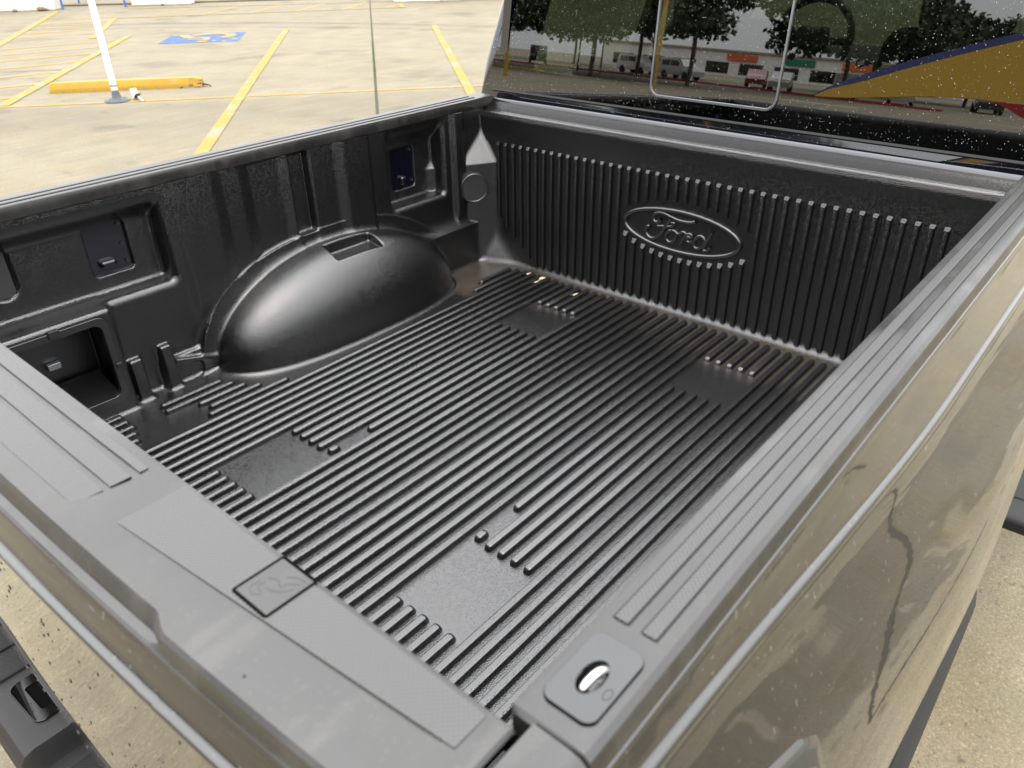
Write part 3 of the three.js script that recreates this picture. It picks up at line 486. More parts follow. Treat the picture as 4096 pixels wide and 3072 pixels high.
// ---------------------------------------------------------------- rail caps and body sides
const flare = (z) => 0.020 * sst(0.1, -0.8, z) - 0.012, drop = (z) => -0.048 * sst(0.1, -0.85, z) + 0.008;
for (const s of [-1, 1]) {
  const ex = s < 0 ? 0.016 : 0, prof = [[0.782, 0.488], [0.763, 0.499], [0.7605, 0.501], [0.7598, 0.503], [0.7595, 0.5265], [0.7605, 0.5292], [0.7635, 0.5303], [0.7735, 0.5309], [0.793, 0.5312], [0.8125, 0.5309], [0.8215, 0.529], [0.8265, 0.525], [0.829, 0.519], [0.830, 0.505], [0.812, 0.503], [0.812, 0.49]].map(([x, y]) => [x > 0.805 ? x + ex : x, y]);
  const zs = [-1.70, -1.698, -1.69, -1.2, -0.8, -0.4, -0.0865, -0.0185, 0.0, 0.004], rows = [];
  for (const z of zs) { const e = z < -1.697 || z > 0.003 ? 0.004 : 0; rows.push(prof.map(([x, y]) => [s * (x + (x < 0.79 ? e : -e)), y - (y > 0.5 ? e : 0), z])); }
  if (s > 0) rows.forEach((r) => r.reverse());
  const mid = (i) => { const r = rows[0], xm = (Math.abs(r[i][0]) + Math.abs(r[i + 1][0])) / 2; return xm > 0.775 && xm < 0.811 && r[i][1] > 0.52; };
  const cap = part('rail_cap', loft(rows, false, 0.45, true, s > 0 ? (j, i) => j === 6 && mid(i) : null), M.cap);
  // rear shoulder of the cap beside the tailgate
  const rows2 = []; for (const z of [0.004, 0.06, 0.10, 0.124]) rows2.push(prof.map(([x, y]) => [s * Math.max(x, 0.7825), y - (z > 0.12 ? 0.01 : 0), z])); if (s > 0) rows2.forEach((r) => r.reverse());
  part('cap_shoulder', loft(rows2, false, 0.5, true), M.cap, cap);
  for (const [x0, x1] of [[0.7725, 0.7850], [0.7975, 0.8100]]) {
    const st = bx(Math.min(s * x0, s * x1), Math.max(s * x0, s * x1), 0.5285, 0.5334, -1.62, -0.108, 0.0014); part('grip_strip', st, M.capKnurl, cap);
    for (const xe of [x0 - 0.0008, x1 + 0.0008]) { /* dark seam line along the strip */ part('strip_seam', bx(s * xe - 0.0005, s * xe + 0.0005, 0.5285, 0.5318, -1.62, -0.108, 0.0002, 1), M.dark, cap); }
  }
  // painted rail shoulder, ridge and side
  const side = [[0.824, 0.5055, 0], [0.8300, 0.5040, 0], [0.8330, 0.5005, 0.05], [0.8352, 0.4950, 0.1], [0.8400, 0.4860, 0.3], [0.8500, 0.4755, 1], [0.8530, 0.4730, 1], [0.8556, 0.4715, 1], [0.8574, 0.4695, 1], [0.8584, 0.4660, 1], [0.8600, 0.4590, 1], [0.868, 0.44, 1], [0.882, 0.40, 1], [0.905, 0.335, 1], [0.926, 0.265, 1], [0.941, 0.20, 1], [0.952, 0.13, 1], [0.9565, 0.07, 1], [0.957, 0.03, 1], [0.955, -0.03, 1], [0.949, -0.12, 1], [0.943, -0.22, 1], [0.938, -0.32, 1], [0.93, -0.40, 1], [0.90, -0.42, 1]];
  const fine = []; for (let i = 0; i < side.length - 1; i++) { const P = (j) => side[clamp(j, 0, side.length - 1)]; for (let t = 0; t < 1; t += 0.25) fine.push([0, 1, 2].map((q) => { const a = P(i - 1)[q], b = P(i)[q], c = P(i + 1)[q], d = P(i + 2)[q], m1 = (c - a) * 0.4, m2 = (d - b) * 0.4; return (2 * t ** 3 - 3 * t * t + 1) * b + (t ** 3 - 2 * t * t + t) * m1 + (3 * t * t - 2 * t ** 3) * c + (t ** 3 - t * t) * m2; })); } fine.push(side[side.length - 1]);
  const R = [], zz = []; for (let z = -1.69; z <= 0.101; z += 0.02) zz.push(z); zz.push(0.115, 0.122);
  for (const z of zz) {
    const ar = Math.abs(z + 0.98) < 0.46 ? -0.46 + Math.sqrt(0.46 * 0.46 - (z + 0.98) ** 2) : -1;
    const bulge = 0.014 * Math.exp(-(((z + 0.98) / 0.42) ** 2));
    R.push(fine.map(([x, y, k]) => { const b = bulge * sst(0.34, 0.1, y), e = z > 0.11 ? -0.004 * (z - 0.108) / 0.004 : 0; const yy = Math.max(y, y < 0.05 ? ar : y); const kk = k * sst(0.1, 0.42, y); return [s * (x + kk * flare(z) + b + e + (s < 0 && y > 0.45 ? 0.014 * (1 - sst(0.8, 1, k)) : 0)), yy + kk * drop(z), z]; }));
  }
  if (s > 0) R.forEach((r) => r.reverse());
  const panel = part('bed_side_panel', loft(R, false, -1), M.paintDusty);
  const sideX = (y) => { for (let k = 1; k < side.length; k++) if (side[k][1] <= y) return lerp(side[k - 1][0], side[k][0], (side[k - 1][1] - y) / (side[k - 1][1] - side[k][1])); return 0.94; };
  const lensRows = (z0, off, y1) => { const rws = []; for (let i = 0; i <= 26; i++) { const y = lerp(y1, -0.16, i / 26), e = sst(0, 0.16, i / 26) * sst(1, 0.9, i / 26), zf = lerp(0.06, z0, Math.sqrt(Math.max(0, e))); const x = sideX(y) - 0.012 * sst(0.1, 0.42, y); rws.push([[s * (x - 0.01), y, zf - 0.004], [s * (x + off * 0.7), y, zf + 0.004], [s * (x + off), y, zf + 0.02], [s * (x + off), y, 0.10], [s * (x - 0.012 + off * 0.6), y, 0.128 + off], [s * (x - 0.06), y, 0.128 + off * 1.2]]); } if (s < 0) rws.reverse(); return loft(rws, false, -1); };
  const lamp = part('tail_lamp', lensRows(-0.282, 0.011, 0.405), M.lampLens); part('red_lens', lensRows(-0.268, 0.0135, 0.390), M.red, lamp);
  part('rear_corner_post', bx(Math.min(s * 0.786, s * 0.87), Math.max(s * 0.786, s * 0.87), -0.40, 0.49, 0.02, 0.112, 0.01), M.paint);
}
{ // sliding tie-down plate with a chrome hook set in the rail cap
  const pl = rrShape(0.7715, 0.8145, 0.0165, 0.0885, 0.009); const hole = new THREE.Path(); hole.absellipse(0.7925, 0.0505, 0.0098, 0.0172, 0, Math.PI * 2); pl.holes.push(hole);
  const g = extr(pl, 0.0022, 0.0006, 24); g.rotateX(-Math.PI / 2); g.translate(0, 0.5312, 0); const P = part('tie_down_plate', boxUV(g), M.plate);
  const gap = extr((() => { const a = rrShape(0.7705, 0.8155, 0.0155, 0.0895, 0.010); a.holes.push(rrShape(0.7712, 0.8148, 0.0162, 0.0888, 0.0093)); return a; })(), 0.0017, 0, 24); gap.rotateX(-Math.PI / 2); gap.translate(0, 0.5308, 0); part('seam', boxUV(gap), M.gap, P);
  const bowl = new THREE.LatheGeometry([[0.0, -0.016], [0.006, -0.0158], [0.0094, -0.013], [0.0104, -0.004], [0.0104, 0.0024]].map((p) => new THREE.Vector2(...p)), 32); bowl.scale(1, 1, 1.75); bowl.translate(0.7925, 0.5312, -0.0505); part('hook_well', bowl, M.linerSmooth, P);
  part('hook', tube([[0.7962, 0.520, -0.0640], [0.7962, 0.5315, -0.0622], [0.7955, 0.5365, -0.0565], [0.7940, 0.5370, -0.0470], [0.7925, 0.5325, -0.0395], [0.7918, 0.520, -0.0370]], 0.0034, 40, 14), M.chrome, P);
  part('keyhole', cyl(0.0022, 0.0022, 0.006, 12).translate(0.7878, 0.523, -0.0525), M.chrome, P);
  const ov = []; for (let k = 0; k < 28; k++) { const t = k / 28 * 6.2832; ov.push([0.8095 + 0.0028 * Math.cos(t), 0.5341, -0.0445 + 0.005 * Math.sin(t)]); } part('mark', tube(ov, 0.00025, 40, 5, true), M.dark, P);
}
// ---------------------------------------------------------------- tailgate
{
  const bow = (x) => 0.030 * (1 - (x / 0.78) ** 2);
  const W = 0.7755, prof = (x) => { // [z, y]
    const c = sst(0.515, 0.485, Math.abs(x)), b = bow(x);   // 1 along the middle where the cap edge steps down to a ledge
    const zo = 0.112 + b;
    return [[0.030, 0.44], [0.013, 0.50], [0.0125, 0.5235], [0.0145, 0.5285], [0.019, 0.5305], [0.05, 0.5305 - 0.0016 * sst(0.77, 0.72, Math.abs(x))], [0.092, 0.531], [zo - 0.012 - 0.010 * c, 0.5312], [zo - 0.004 - 0.010 * c, 0.5295], [zo - 0.0005 - 0.010 * c, 0.5255], [zo + 0.0006 - 0.006 * c, 0.516 - 0.003 * c], [zo + 0.002, 0.5120], [zo + 0.0045, 0.5095], [zo + 0.0055, 0.506], [zo + 0.003, 0.50]];
  };
  const xs = []; for (let i = 0; i <= 60; i++) xs.push(lerp(-W, W, i / 60)); xs.splice(0, 1, -W, -W + 0.003); xs.splice(xs.length - 1, 1, W - 0.003, W); for (const v of [-0.515, -0.505, -0.495, -0.485, 0.485, 0.495, 0.505, 0.515]) xs.push(v); xs.sort((a, b) => a - b);
  const tail = new THREE.Group(); tail.name = 'tailgate'; truck.add(tail);
  const cap = part('tailgate_cap', loft(xs.map((x) => prof(x).map(([z, y]) => [x, y - (Math.abs(x) > W - 0.001 && y > 0.52 ? 0.003 : 0), z])), false, 0.5, false), M.cap, tail);
  const outer = (x) => { const b = bow(x), z = 0.112 + b; return [[z + 0.001, 0.505], [z + 0.006, 0.497], [z + 0.012, 0.482], [z + 0.0150, 0.4765], [z + 0.0175, 0.4748], [z + 0.0205, 0.4738], [z + 0.0228, 0.4722], [z + 0.0236, 0.4690], [z + 0.0225, 0.4635], [z + 0.0185, 0.455], [z + 0.004, 0.43], [z - 0.006, 0.39], [z - 0.010, 0.33], [z - 0.008, 0.24], [z - 0.002, 0.14], [z + 0.002, 0.05], [z, -0.04], [z - 0.01, -0.12], [z - 0.03, -0.17], [0.03, -0.18]]; };
  part('tailgate_panel', loft(xs.map((x) => outer(x).map(([z, y]) => [x, y, z])), false, -1), M.paintDusty, tail);
  const mudGeo = new THREE.SphereGeometry(1, 7, 5); const mud = (name, n, at, parent) => { const im = new THREE.InstancedMesh(mudGeo, M.mud, n), mt = new THREE.Matrix4(); for (let i = 0; i < n; i++) { const q = at(), r = 0.0006 + 0.0022 * Math.pow(rnd(), 4); mt.compose(V(q[0], q[1] + F, q[2]), new THREE.Quaternion(), V(r * (q[3] ? 0.5 : 1), r * rr(1, 1.7), r * (q[3] ? 1 : 0.5))); im.setMatrixAt(i, mt); } im.name = name; im.userData.kind = 'stuff'; parent.add(im); };
  mud('mud_specks', 900, () => { const x = rr(-0.7, 0.76), y = -0.1 + 0.55 * Math.pow(rnd(), 1.3), o = outer(x); let z = 0.12; for (let k = 1; k < o.length; k++) if (o[k][1] <= y) { z = lerp(o[k - 1][0], o[k][0], (o[k - 1][1] - y) / (o[k - 1][1] - o[k][1])); break; } return [x, y, z, 0]; }, tail);
  part('tailgate_inner_panel', bx(-0.772, 0.772, -0.02, 0.503, 0.016, 0.05, 0.006), M.linerSmooth, tail);
  for (const s of [-1, 1]) part('tailgate_end', bx(Math.min(s * 0.752, s * 0.7735), Math.max(s * 0.752, s * 0.7735), -0.16, 0.51, 0.018, 0.116, 0.004), M.paint, tail);
  // knurled pad, raised bars and release button
  const pad = (x0, x1, z0, z1, h = 0.0012, m = M.capKnurl, n = 'grip_pad') => { const nn = 24, rows = []; for (let i = 0; i <= nn; i++) { const x = lerp(x0, x1, i / nn), e = (i === 0 || i === nn) ? 1 : 0, dz = bow(x) - bow(0.55), zz1 = z1 + dz * (z1 > 0.07 ? 1 : 0.3); rows.push([[x, 0.5285, z0], [x, 0.5309 + (e ? 0 : h), z0 + 0.0006], [x, 0.5309 + (e ? 0 : h), zz1 - 0.0006], [x, 0.5285, zz1]]); } return part(n, loft(rows, false, 0.5), m, cap); };
  for (const s of [-1, 1]) { const nn = 30, rows = []; for (let i = 0; i <= nn; i++) { const t = i / nn, x = s * lerp(0.359, 0.754, t), e = i === 0 || i === nn ? 0 : 0.0007, z0 = 0.0195, z1 = lerp(0.088, 0.052, t); rows.push([[x, 0.5285, z0], [x, 0.5309 + e, z0 + 0.0006], [x, 0.5309 + e, z1 - 0.0006], [x, 0.5285, z1]]); } part('grip_pad', loft(rows, false, 0.5), M.capKnurl, cap); }
  for (const [z0, z1] of [[0.027, 0.034], [0.045, 0.064], [0.073, 0.092]]) pad(-0.303, 0.303, z0, z1, 0.0008, M.capKnurl, 'raised_bar');
  const fr = rrShape(0.5158, 0.5642, -0.0675, -0.0155, 0.003); fr.holes.push(rrShape(0.5182, 0.5618, -0.0650, -0.0180, 0.0015));
  const ring = extr(fr, 0.0016, 0); ring.rotateX(-Math.PI / 2); ring.translate(0, 0.5305, 0); part('button_seam', boxUV(ring), M.gap, cap);
  const btn = part('release_button', bx(0.5184, 0.5616, 0.5290, 0.5322, 0.0182, 0.0648, 0.0008), M.cap, cap);
  const E = (pts, r = 0.00045) => part('embossed_icon', tube(pts.map(([x, z]) => [x, 0.5322, z]), r, 30, 6), M.cap, btn);
  E([[0.526, 0.046], [0.526, 0.056], [0.533, 0.059], [0.539, 0.055]]); E([[0.530, 0.044], [0.530, 0.051], [0.536, 0.053]]); E([[0.529, 0.040], [0.537, 0.036], [0.545, 0.040], [0.547, 0.034], [0.555, 0.028]]); E([[0.536, 0.048], [0.545, 0.046], [0.552, 0.040], [0.556, 0.034]]); E([[0.540, 0.030], [0.548, 0.0245], [0.556, 0.0235]]);
  part('screw', cyl(0.0011, 0.0011, 0.0008, 8).translate(0.598, 0.5316, 0.108), M.dark, cap);
  // latch in the gap at the right end
  part('latch', bx(0.7765, 0.7815, 0.44, 0.515, 0.03, 0.08, 0.002), M.steel, tail);
}
// ---------------------------------------------------------------- rear bumper
{
  const bp = new THREE.Group(); bp.name = 'rear_bumper'; truck.add(bp);
  const sect = (x) => { const c = sst(0.300, 0.285, Math.abs(x)), e = sst(0.7, 0.98, Math.abs(x)), t = -0.335 - 0.05 * c, zf = 0.205 - 0.06 * e; return [[0.0, t - 0.02], [0.02, t], [zf - 0.03, t], [zf - 0.012, t - 0.006], [zf - 0.002, t - 0.02], [zf + 0.004, t - 0.045], [zf, -0.52], [zf - 0.03, -0.56], [0.02, -0.56]]; };
  const xs = []; for (let x = -0.98; x <= 0.981; x += 0.02) xs.push(x); for (const v of [-0.295, -0.29, -0.285, 0.285, 0.29, 0.295]) xs.push(v); xs.sort((a, b) => a - b);
  const body = part('bumper_body', loft(xs.map((x) => sect(x).map(([z, y]) => [x, y, z])), false, 0.5, true), M.bumper, bp);
  for (let k = 0; k < 4; k++) for (const s of [-1, 1]) part('step_tread', rbox(0.07, 0.010, 0.13, 0.004, s * (0.545 + k * 0.085), -0.333, 0.105), M.tread, body);
  part('plate_well_floor', rbox(0.5, 0.006, 0.14, 0.003, 0, -0.384, 0.10), M.tread, body);
  for (const s of [-1, 1]) {
    const fr = rrShape(-0.066, 0.066, -0.050, 0.050, 0.018); fr.holes.push(rrShape(-0.040, 0.040, -0.029, 0.029, 0.007)); const g = extr(fr, 0.004, 0.0015); g.rotateX(-Math.PI / 2); g.rotateY(0.05); g.translate(s * 0.415, -0.336, 0.102); const l = part('licence_lamp', boxUV(g), M.gloss, bp);
    part('lens', rbox(0.080, 0.006, 0.058, 0.003, s * 0.415, -0.336, 0.102), M.gap, l); part('reflector', rbox(0.050, 0.008, 0.030, 0.004, s * 0.420, -0.3315, 0.093), M.steel, l);
  }
  part('licence_plate', rbox(0.30, 0.15, 0.003, 0.001, 0.06, -0.45, 0.214), M.whitePaint, bp);
  part('socket', rbox(0.03, 0.012, 0.018, 0.002, -0.225, -0.378, 0.095), M.dark, bp);
  part('bracket', bx(-0.95, 0.95, -0.56, -0.36, -0.05, 0.015, 0.01), M.dark, bp);
}
// ---------------------------------------------------------------- cab
const CT = Math.tan(4.5 * Math.PI / 180), tilt = (g) => warp(g, (x, y, z) => [x, y, z - (y - 0.5) * CT]);
const cabX = (y) => y < 0.51 ? 0.874 + (0.51 - y) * 0.06 : y < 0.62 ? 0.874 - (y - 0.51) * 0.24 : 0.848 - (y - 0.62) * 0.35 - 0.12 * Math.max(0, y - 0.82);
{
  const cab = new THREE.Group(); cab.name = 'cab'; truck.add(cab);
  const out = new THREE.Shape(); const ys = [-0.42, 0, 0.3, 0.45, 0.51, 0.56, 0.62, 0.7, 0.8, 0.88, 0.94]; ys.forEach((y, i) => i ? out.lineTo(cabX(y) - 0.022, y) : out.moveTo(cabX(y) - 0.022, y)); out.lineTo(0.62, 0.985); out.lineTo(-0.62, 0.985); ys.slice().reverse().forEach((y) => out.lineTo(-cabX(y) + 0.022, y));
  const win = new THREE.Path(); const wy = [0.585, 0.60, 0.7, 0.8, 0.87]; const wx = (y) => cabX(y) - 0.075; win.moveTo(wx(wy[0]) - 0.02, 0.58); wy.forEach((y) => win.lineTo(wx(y), y)); win.lineTo(0.64, 0.93); win.lineTo(-0.64, 0.93); wy.slice().reverse().forEach((y) => win.lineTo(-wx(y), y)); win.lineTo(-wx(wy[0]) + 0.02, 0.58); out.holes.push(win);
  const rp = extr(out, 0.02, 0.022); rp.translate(0, 0, -1.745 - 0.042); const rear = part('rear_wall', boxUV(toCreasedNormals(tilt(rp), 0.6)), M.paint, cab);
  // rear window: one glass sheet, its dark border and the sliding pane's bright frame
  const gl = new THREE.Shape(); const gy = [0.548, 0.56, 0.62, 0.7, 0.8, 0.88]; const gx = (y) => cabX(y) - 0.044; gl.moveTo(gx(0.55) - 0.012, 0.540); gy.forEach((y) => gl.lineTo(gx(y), y)); gl.lineTo(0.67, 0.945); gl.lineTo(-0.67, 0.945); gy.slice().reverse().forEach((y) => gl.lineTo(-gx(y), y)); gl.lineTo(-gx(0.55) + 0.012, 0.540);
  const gg = new THREE.ShapeGeometry(gl, 12); gg.translate(0, 0, -1.738); const w = part('rear_window', tilt(gg), M.glass, cab);
  const bs = new THREE.Shape(gl.getPoints()); bs.holes.push(win); const bg = new THREE.ShapeGeometry(bs, 12); bg.translate(0, 0, -1.7405); part('window_border', tilt(bg), M.gloss, w);
  const sl = rrShape(-0.205, 0.170, 0.578, 1.0, 0.03); sl.holes.push(rrShape(-0.2015, 0.1665, 0.5835, 0.994, 0.027)); const sg = extr(sl, 0.004, 0.0008); sg.translate(0, 0, -1.7375); part('slider_frame', boxUV(tilt(sg)), M.trim, w);
  const st = []; part('lower_seal', loft([-0.80, 0.80].map((x) => [[0.532, -1.742], [0.537, -1.735], [0.542, -1.742]].map(([y, z]) => [x, y, z])), false, 0.9), M.rubber, w);
  // sides with door windows
  for (const s of [-1, 1]) {
    const sh = new THREE.Shape(); [[1.75, -0.42], [4.05, -0.42], [4.15, 0.42], [3.6, 0.55], [3.05, 0.99], [1.85, 0.985], [1.75, 0.9]].forEach(([a, b], i) => i ? sh.lineTo(a, b) : sh.moveTo(a, b));
    for (const q of [[[1.98, 0.52], [2.65, 0.52], [2.65, 0.90], [1.98, 0.89]], [[2.76, 0.52], [3.52, 0.52], [3.05, 0.90], [2.76, 0.90]]]) { const h = new THREE.Path(); q.forEach(([a, b], i) => i ? h.lineTo(a, b) : h.moveTo(a, b)); sh.holes.push(h); }
    let g = extr(sh, 0.03, 0); g.rotateY(Math.PI / 2); g = warp(g, (x, y, z) => [s * (cabX(y) - 0.032 + x), y, z]); const d = part('cab_side', boxUV(toCreasedNormals(g, 0.5)), M.paint, cab);
    for (const q of [[1.98, 2.65, 1.98, 2.65], [2.76, 3.52, 2.76, 3.05]]) part('side_window', loft([[0.52, q[0], q[1]], [0.62, lerp(q[0], q[2], 0.26), lerp(q[1], q[3], 0.26)], [0.9, q[2], q[3]]].map(([y, a, b]) => [[s * (cabX(y) - 0.018), y, -a], [s * (cabX(y) - 0.018), y, -b]])), M.clear, d);
    part('door_seam', bx(s * 0.882 - 0.004, s * 0.882 + 0.004, -0.35, 0.5, -2.712, -2.704, 0.002), M.dark, d);
    part('door_handle', rbox(0.03, 0.025, 0.18, 0.01, s * 0.897, 0.42, -2.6), M.paint, d);
    const mir = part('side_mirror', rbox(0.22, 0.22, 0.1, 0.04, s * 1.03, 0.60, -3.5), M.gloss, cab); part('mirror_arm', bx(Math.min(s * 0.84, s * 0.95), Math.max(s * 0.84, s * 0.95), 0.50, 0.55, -3.53, -3.47, 0.012), M.gloss, mir);
  }
  part('roof', rbox(1.36, 0.06, 1.35, 0.028, 0, 0.995, -2.42), M.paint, cab);
  part('headliner', rbox(1.3, 0.02, 1.3, 0.008, 0, 0.952, -2.42), M.cabTrim, cab);
  part('windshield', loft([[[-0.68, 0.96, -3.05], [0.68, 0.96, -3.05]], [[-0.72, 0.75, -3.42], [0.72, 0.75, -3.42]], [[-0.78, 0.52, -3.72], [0.78, 0.52, -3.72]]]), M.clear, cab);
  part('cab_floor', bx(-0.84, 0.84, -0.42, -0.30, -3.8, -1.79, 0.01), M.cabTrim, cab);
  part('firewall', bx(-0.84, 0.84, -0.42, 0.44, -4.0, -3.78, 0.02), M.cabTrim, cab);
  part('dashboard', loft([-0.80, -0.6, 0, 0.6, 0.80].map((x) => [[x, 0.1, -3.42], [x, 0.38, -3.40], [x, 0.47 + (x < -0.1 && x > -0.7 ? 0.03 : 0), -3.46], [x, 0.49, -3.6], [x, 0.5, -3.8], [x, 0.1, -3.8]]), true, 0.6, true), M.cabTrim, cab);
  for (const s of [-1, 1]) {
    const g = part('front_seat', merge([rbox(0.50, 0.14, 0.52, 0.06, s * 0.40, 0.10, -2.85), rbox(0.50, 0.58, 0.16, 0.07, 0, 0, 0).rotateX(-0.18).translate(s * 0.40, 0.42, -2.56)]), M.seat, cab);
    part('headrest', merge([rbox(0.26, 0.20, 0.10, 0.045, s * 0.40, 0.80, -2.49), cyl(0.007, 0.007, 0.14).translate(s * 0.40 - 0.06, 0.69, -2.5), cyl(0.007, 0.007, 0.14).translate(s * 0.40 + 0.06, 0.69, -2.5)].map((q) => q.index ? q.toNonIndexed() : q)), M.seat, g);
  }
  const bench = part('rear_bench', merge([rbox(1.4, 0.14, 0.5, 0.05, 0, 0.10, -2.1), rbox(1.4, 0.46, 0.12, 0.05, 0, 0.33, -1.88)]), M.seat, cab);
  for (const x of [-0.45, 0.45]) part('headrest', rbox(0.22, 0.12, 0.08, 0.035, x, 0.585, -1.87), M.seat, bench);
  const swc = V(-0.40, 0.555, -3.40), tor = new THREE.TorusGeometry(0.172, 0.0155, 12, 56); tor.rotateX(-0.42); tor.translate(swc.x, swc.y, swc.z); const sw = part('steering_wheel', tor, M.dark, cab);
  part('hub', rbox(0.15, 0.11, 0.05, 0.03, 0, 0, 0).rotateX(-0.42).translate(swc.x, swc.y, swc.z - 0.01), M.dark, sw);
  for (const q of [[-0.09, 0, 0.16, 0.03], [0.09, 0, 0.16, 0.03], [0, -0.09, 0.03, 0.15]]) part('spoke', rbox(q[2], q[3], 0.016, 0.007, q[0], q[1], 0).rotateX(-0.42).translate(swc.x, swc.y, swc.z), M.dark, sw);
  part('column', cyl(0.03, 0.04, 0.3).rotateX(Math.PI / 2 - 0.42).translate(swc.x, swc.y - 0.06, swc.z - 0.14), M.dark, cab);
  part('mirror', rbox(0.24, 0.07, 0.03, 0.015, 0, 0.86, -3.08), M.dark, cab);
  part('hood', loft([-0.85, -0.7, 0, 0.7, 0.85].map((x) => { const k = Math.abs(x) > 0.8 ? 0.06 : 0; return [[x, -0.4, -3.8], [x, 0.50 - k, -3.78], [x, 0.47 - k, -4.6], [x, 0.40 - k, -5.05], [x, 0.30, -5.12], [x, -0.4, -5.12]]; }), false, 0.5), M.paint, cab);
  // rain drops on the glass and the wall below it
  const N = 3400, dg = new THREE.SphereGeometry(1, 8, 6), im = new THREE.InstancedMesh(dg, M.drop, N), mt = new THREE.Matrix4(), qn = new THREE.Quaternion().setFromAxisAngle(V(1, 0, 0), 4.5 * Math.PI / 180);
  for (let i = 0; i < N; i++) { let x = rr(-0.84, 0.86), y = 0.515 + 0.37 * Math.pow(rnd(), 1.1); if (Math.abs(x) > cabX(y) - 0.03) x *= 0.9; const r = 0.0004 + 0.0007 * Math.pow(rnd(), 4); mt.compose(V(x, y + F, -1.7375 + (y < 0.545 ? -0.006 : 0) - (y - 0.5) * CT), qn, V(r, r * rr(1, 1.25), r * 0.7)); im.setMatrixAt(i, mt); }
  im.name = 'rain_drops'; im.userData.kind = 'stuff'; cab.add(im);
}
// ---------------------------------------------------------------- wheels, running boards, chassis
function wheel(x, z) {
  const s = Math.sign(x), w = new THREE.Group(); w.name = 'wheel'; truck.add(w); w.position.set(x, 0.40, z); w.rotation.z = -s * Math.PI / 2;
  const pr = [[0.235, -0.125], [0.29, -0.135], [0.345, -0.138], [0.375, -0.130], [0.392, -0.112], [0.400, -0.09], [0.401, 0], [0.400, 0.09], [0.392, 0.112], [0.375, 0.130], [0.345, 0.138], [0.29, 0.135], [0.235, 0.125]];
  add('tyre', new THREE.LatheGeometry(pr.map((p) => new THREE.Vector2(...p)), 72), M.rubber, w);
  const blocks = []; for (let k = 0; k < 64; k++) for (const y of [-0.1, -0.05, 0, 0.05, 0.1]) { const b = new THREE.BoxGeometry(0.012, 0.042, 0.028); b.translate(0.402 - (Math.abs(y) > 0.09 ? 0.004 : 0), y, 0); b.rotateY(k / 64 * Math.PI * 2 + y * 0.4); blocks.push(b); } add('tread_blocks', merge(blocks), M.rubber, w);
  add('rim', new THREE.LatheGeometry([[0, 0.05], [0.06, 0.055], [0.08, 0.06], [0.2, 0.06], [0.225, 0.115], [0.24, 0.12], [0.24, -0.11]].map((p) => new THREE.Vector2(...p)), 48), M.steel, w);
}
wheel(0.838, -0.98); wheel(-0.838, -0.98); wheel(0.838, -4.55); wheel(-0.838, -4.55);
for (const s of [-1, 1]) {
  const b = part('running_board', rbox(0.17, 0.055, 2.3, 0.022, s * 0.955, -0.44, -3.0), M.bumper); for (let k = 0; k < 3; k++) part('step_pad', rbox(0.11, 0.006, 0.5, 0.003, s * 0.96, -0.412, -2.2 - k * 0.7), M.tread, b);
  part('wheel_well', loft([-0.46, -0.3, -0.1, 0.1, 0.3, 0.46].map((a) => [[s * 0.93, -0.47 + Math.sqrt(Math.max(0, 0.46 * 0.46 - a * a)), -0.98 + a], [s * 0.64, -0.47 + Math.sqrt(Math.max(0, 0.46 * 0.46 - a * a)), -0.98 + a]])), M.dark);
}
part('chassis', merge([bx(-0.6, 0.6, -0.45, -0.03, -1.72, 0.02, 0.02), bx(-0.5, 0.5, -0.5, -0.2, -5.0, -1.6, 0.02)]), M.dark);
part('axle', cyl(0.05, 0.05, 1.5).rotateZ(Math.PI / 2).translate(0, -0.48, -0.98), M.dark);
// pale leaf scraps on the bed floor
for (const [x, z, s, lab] of [[-0.515, -1.582, 0.011, 'scrap nearest the wheel housing'], [-0.462, -1.575, 0.014, 'largest pale scrap'], [-0.452, -1.548, 0.010, 'scrap just behind the largest one'], [-0.438, -1.555, 0.008, 'scrap between two ribs'], [-0.41, -1.56, 0.006, 'tiny scrap by the bulkhead'], [-0.295, -1.545, 0.010, 'lone scrap left of the oval badge']]) {
  const o = add('leaf_scrap', warp(new THREE.IcosahedronGeometry(s, 1), (a, b, c) => [a * (1 + 0.5 * hash(Math.round(a * 1e4), 3)), b * 0.35 + a * 0.2, c * 0.7]), M.dirtPale); o.position.set(x, F + 0.006, z); o.rotation.y = x * 40; tag(o, 'pale dry leaf ' + lab + ' on the bed floor', 'leaf scrap', 'leaf scraps in the bed');
}
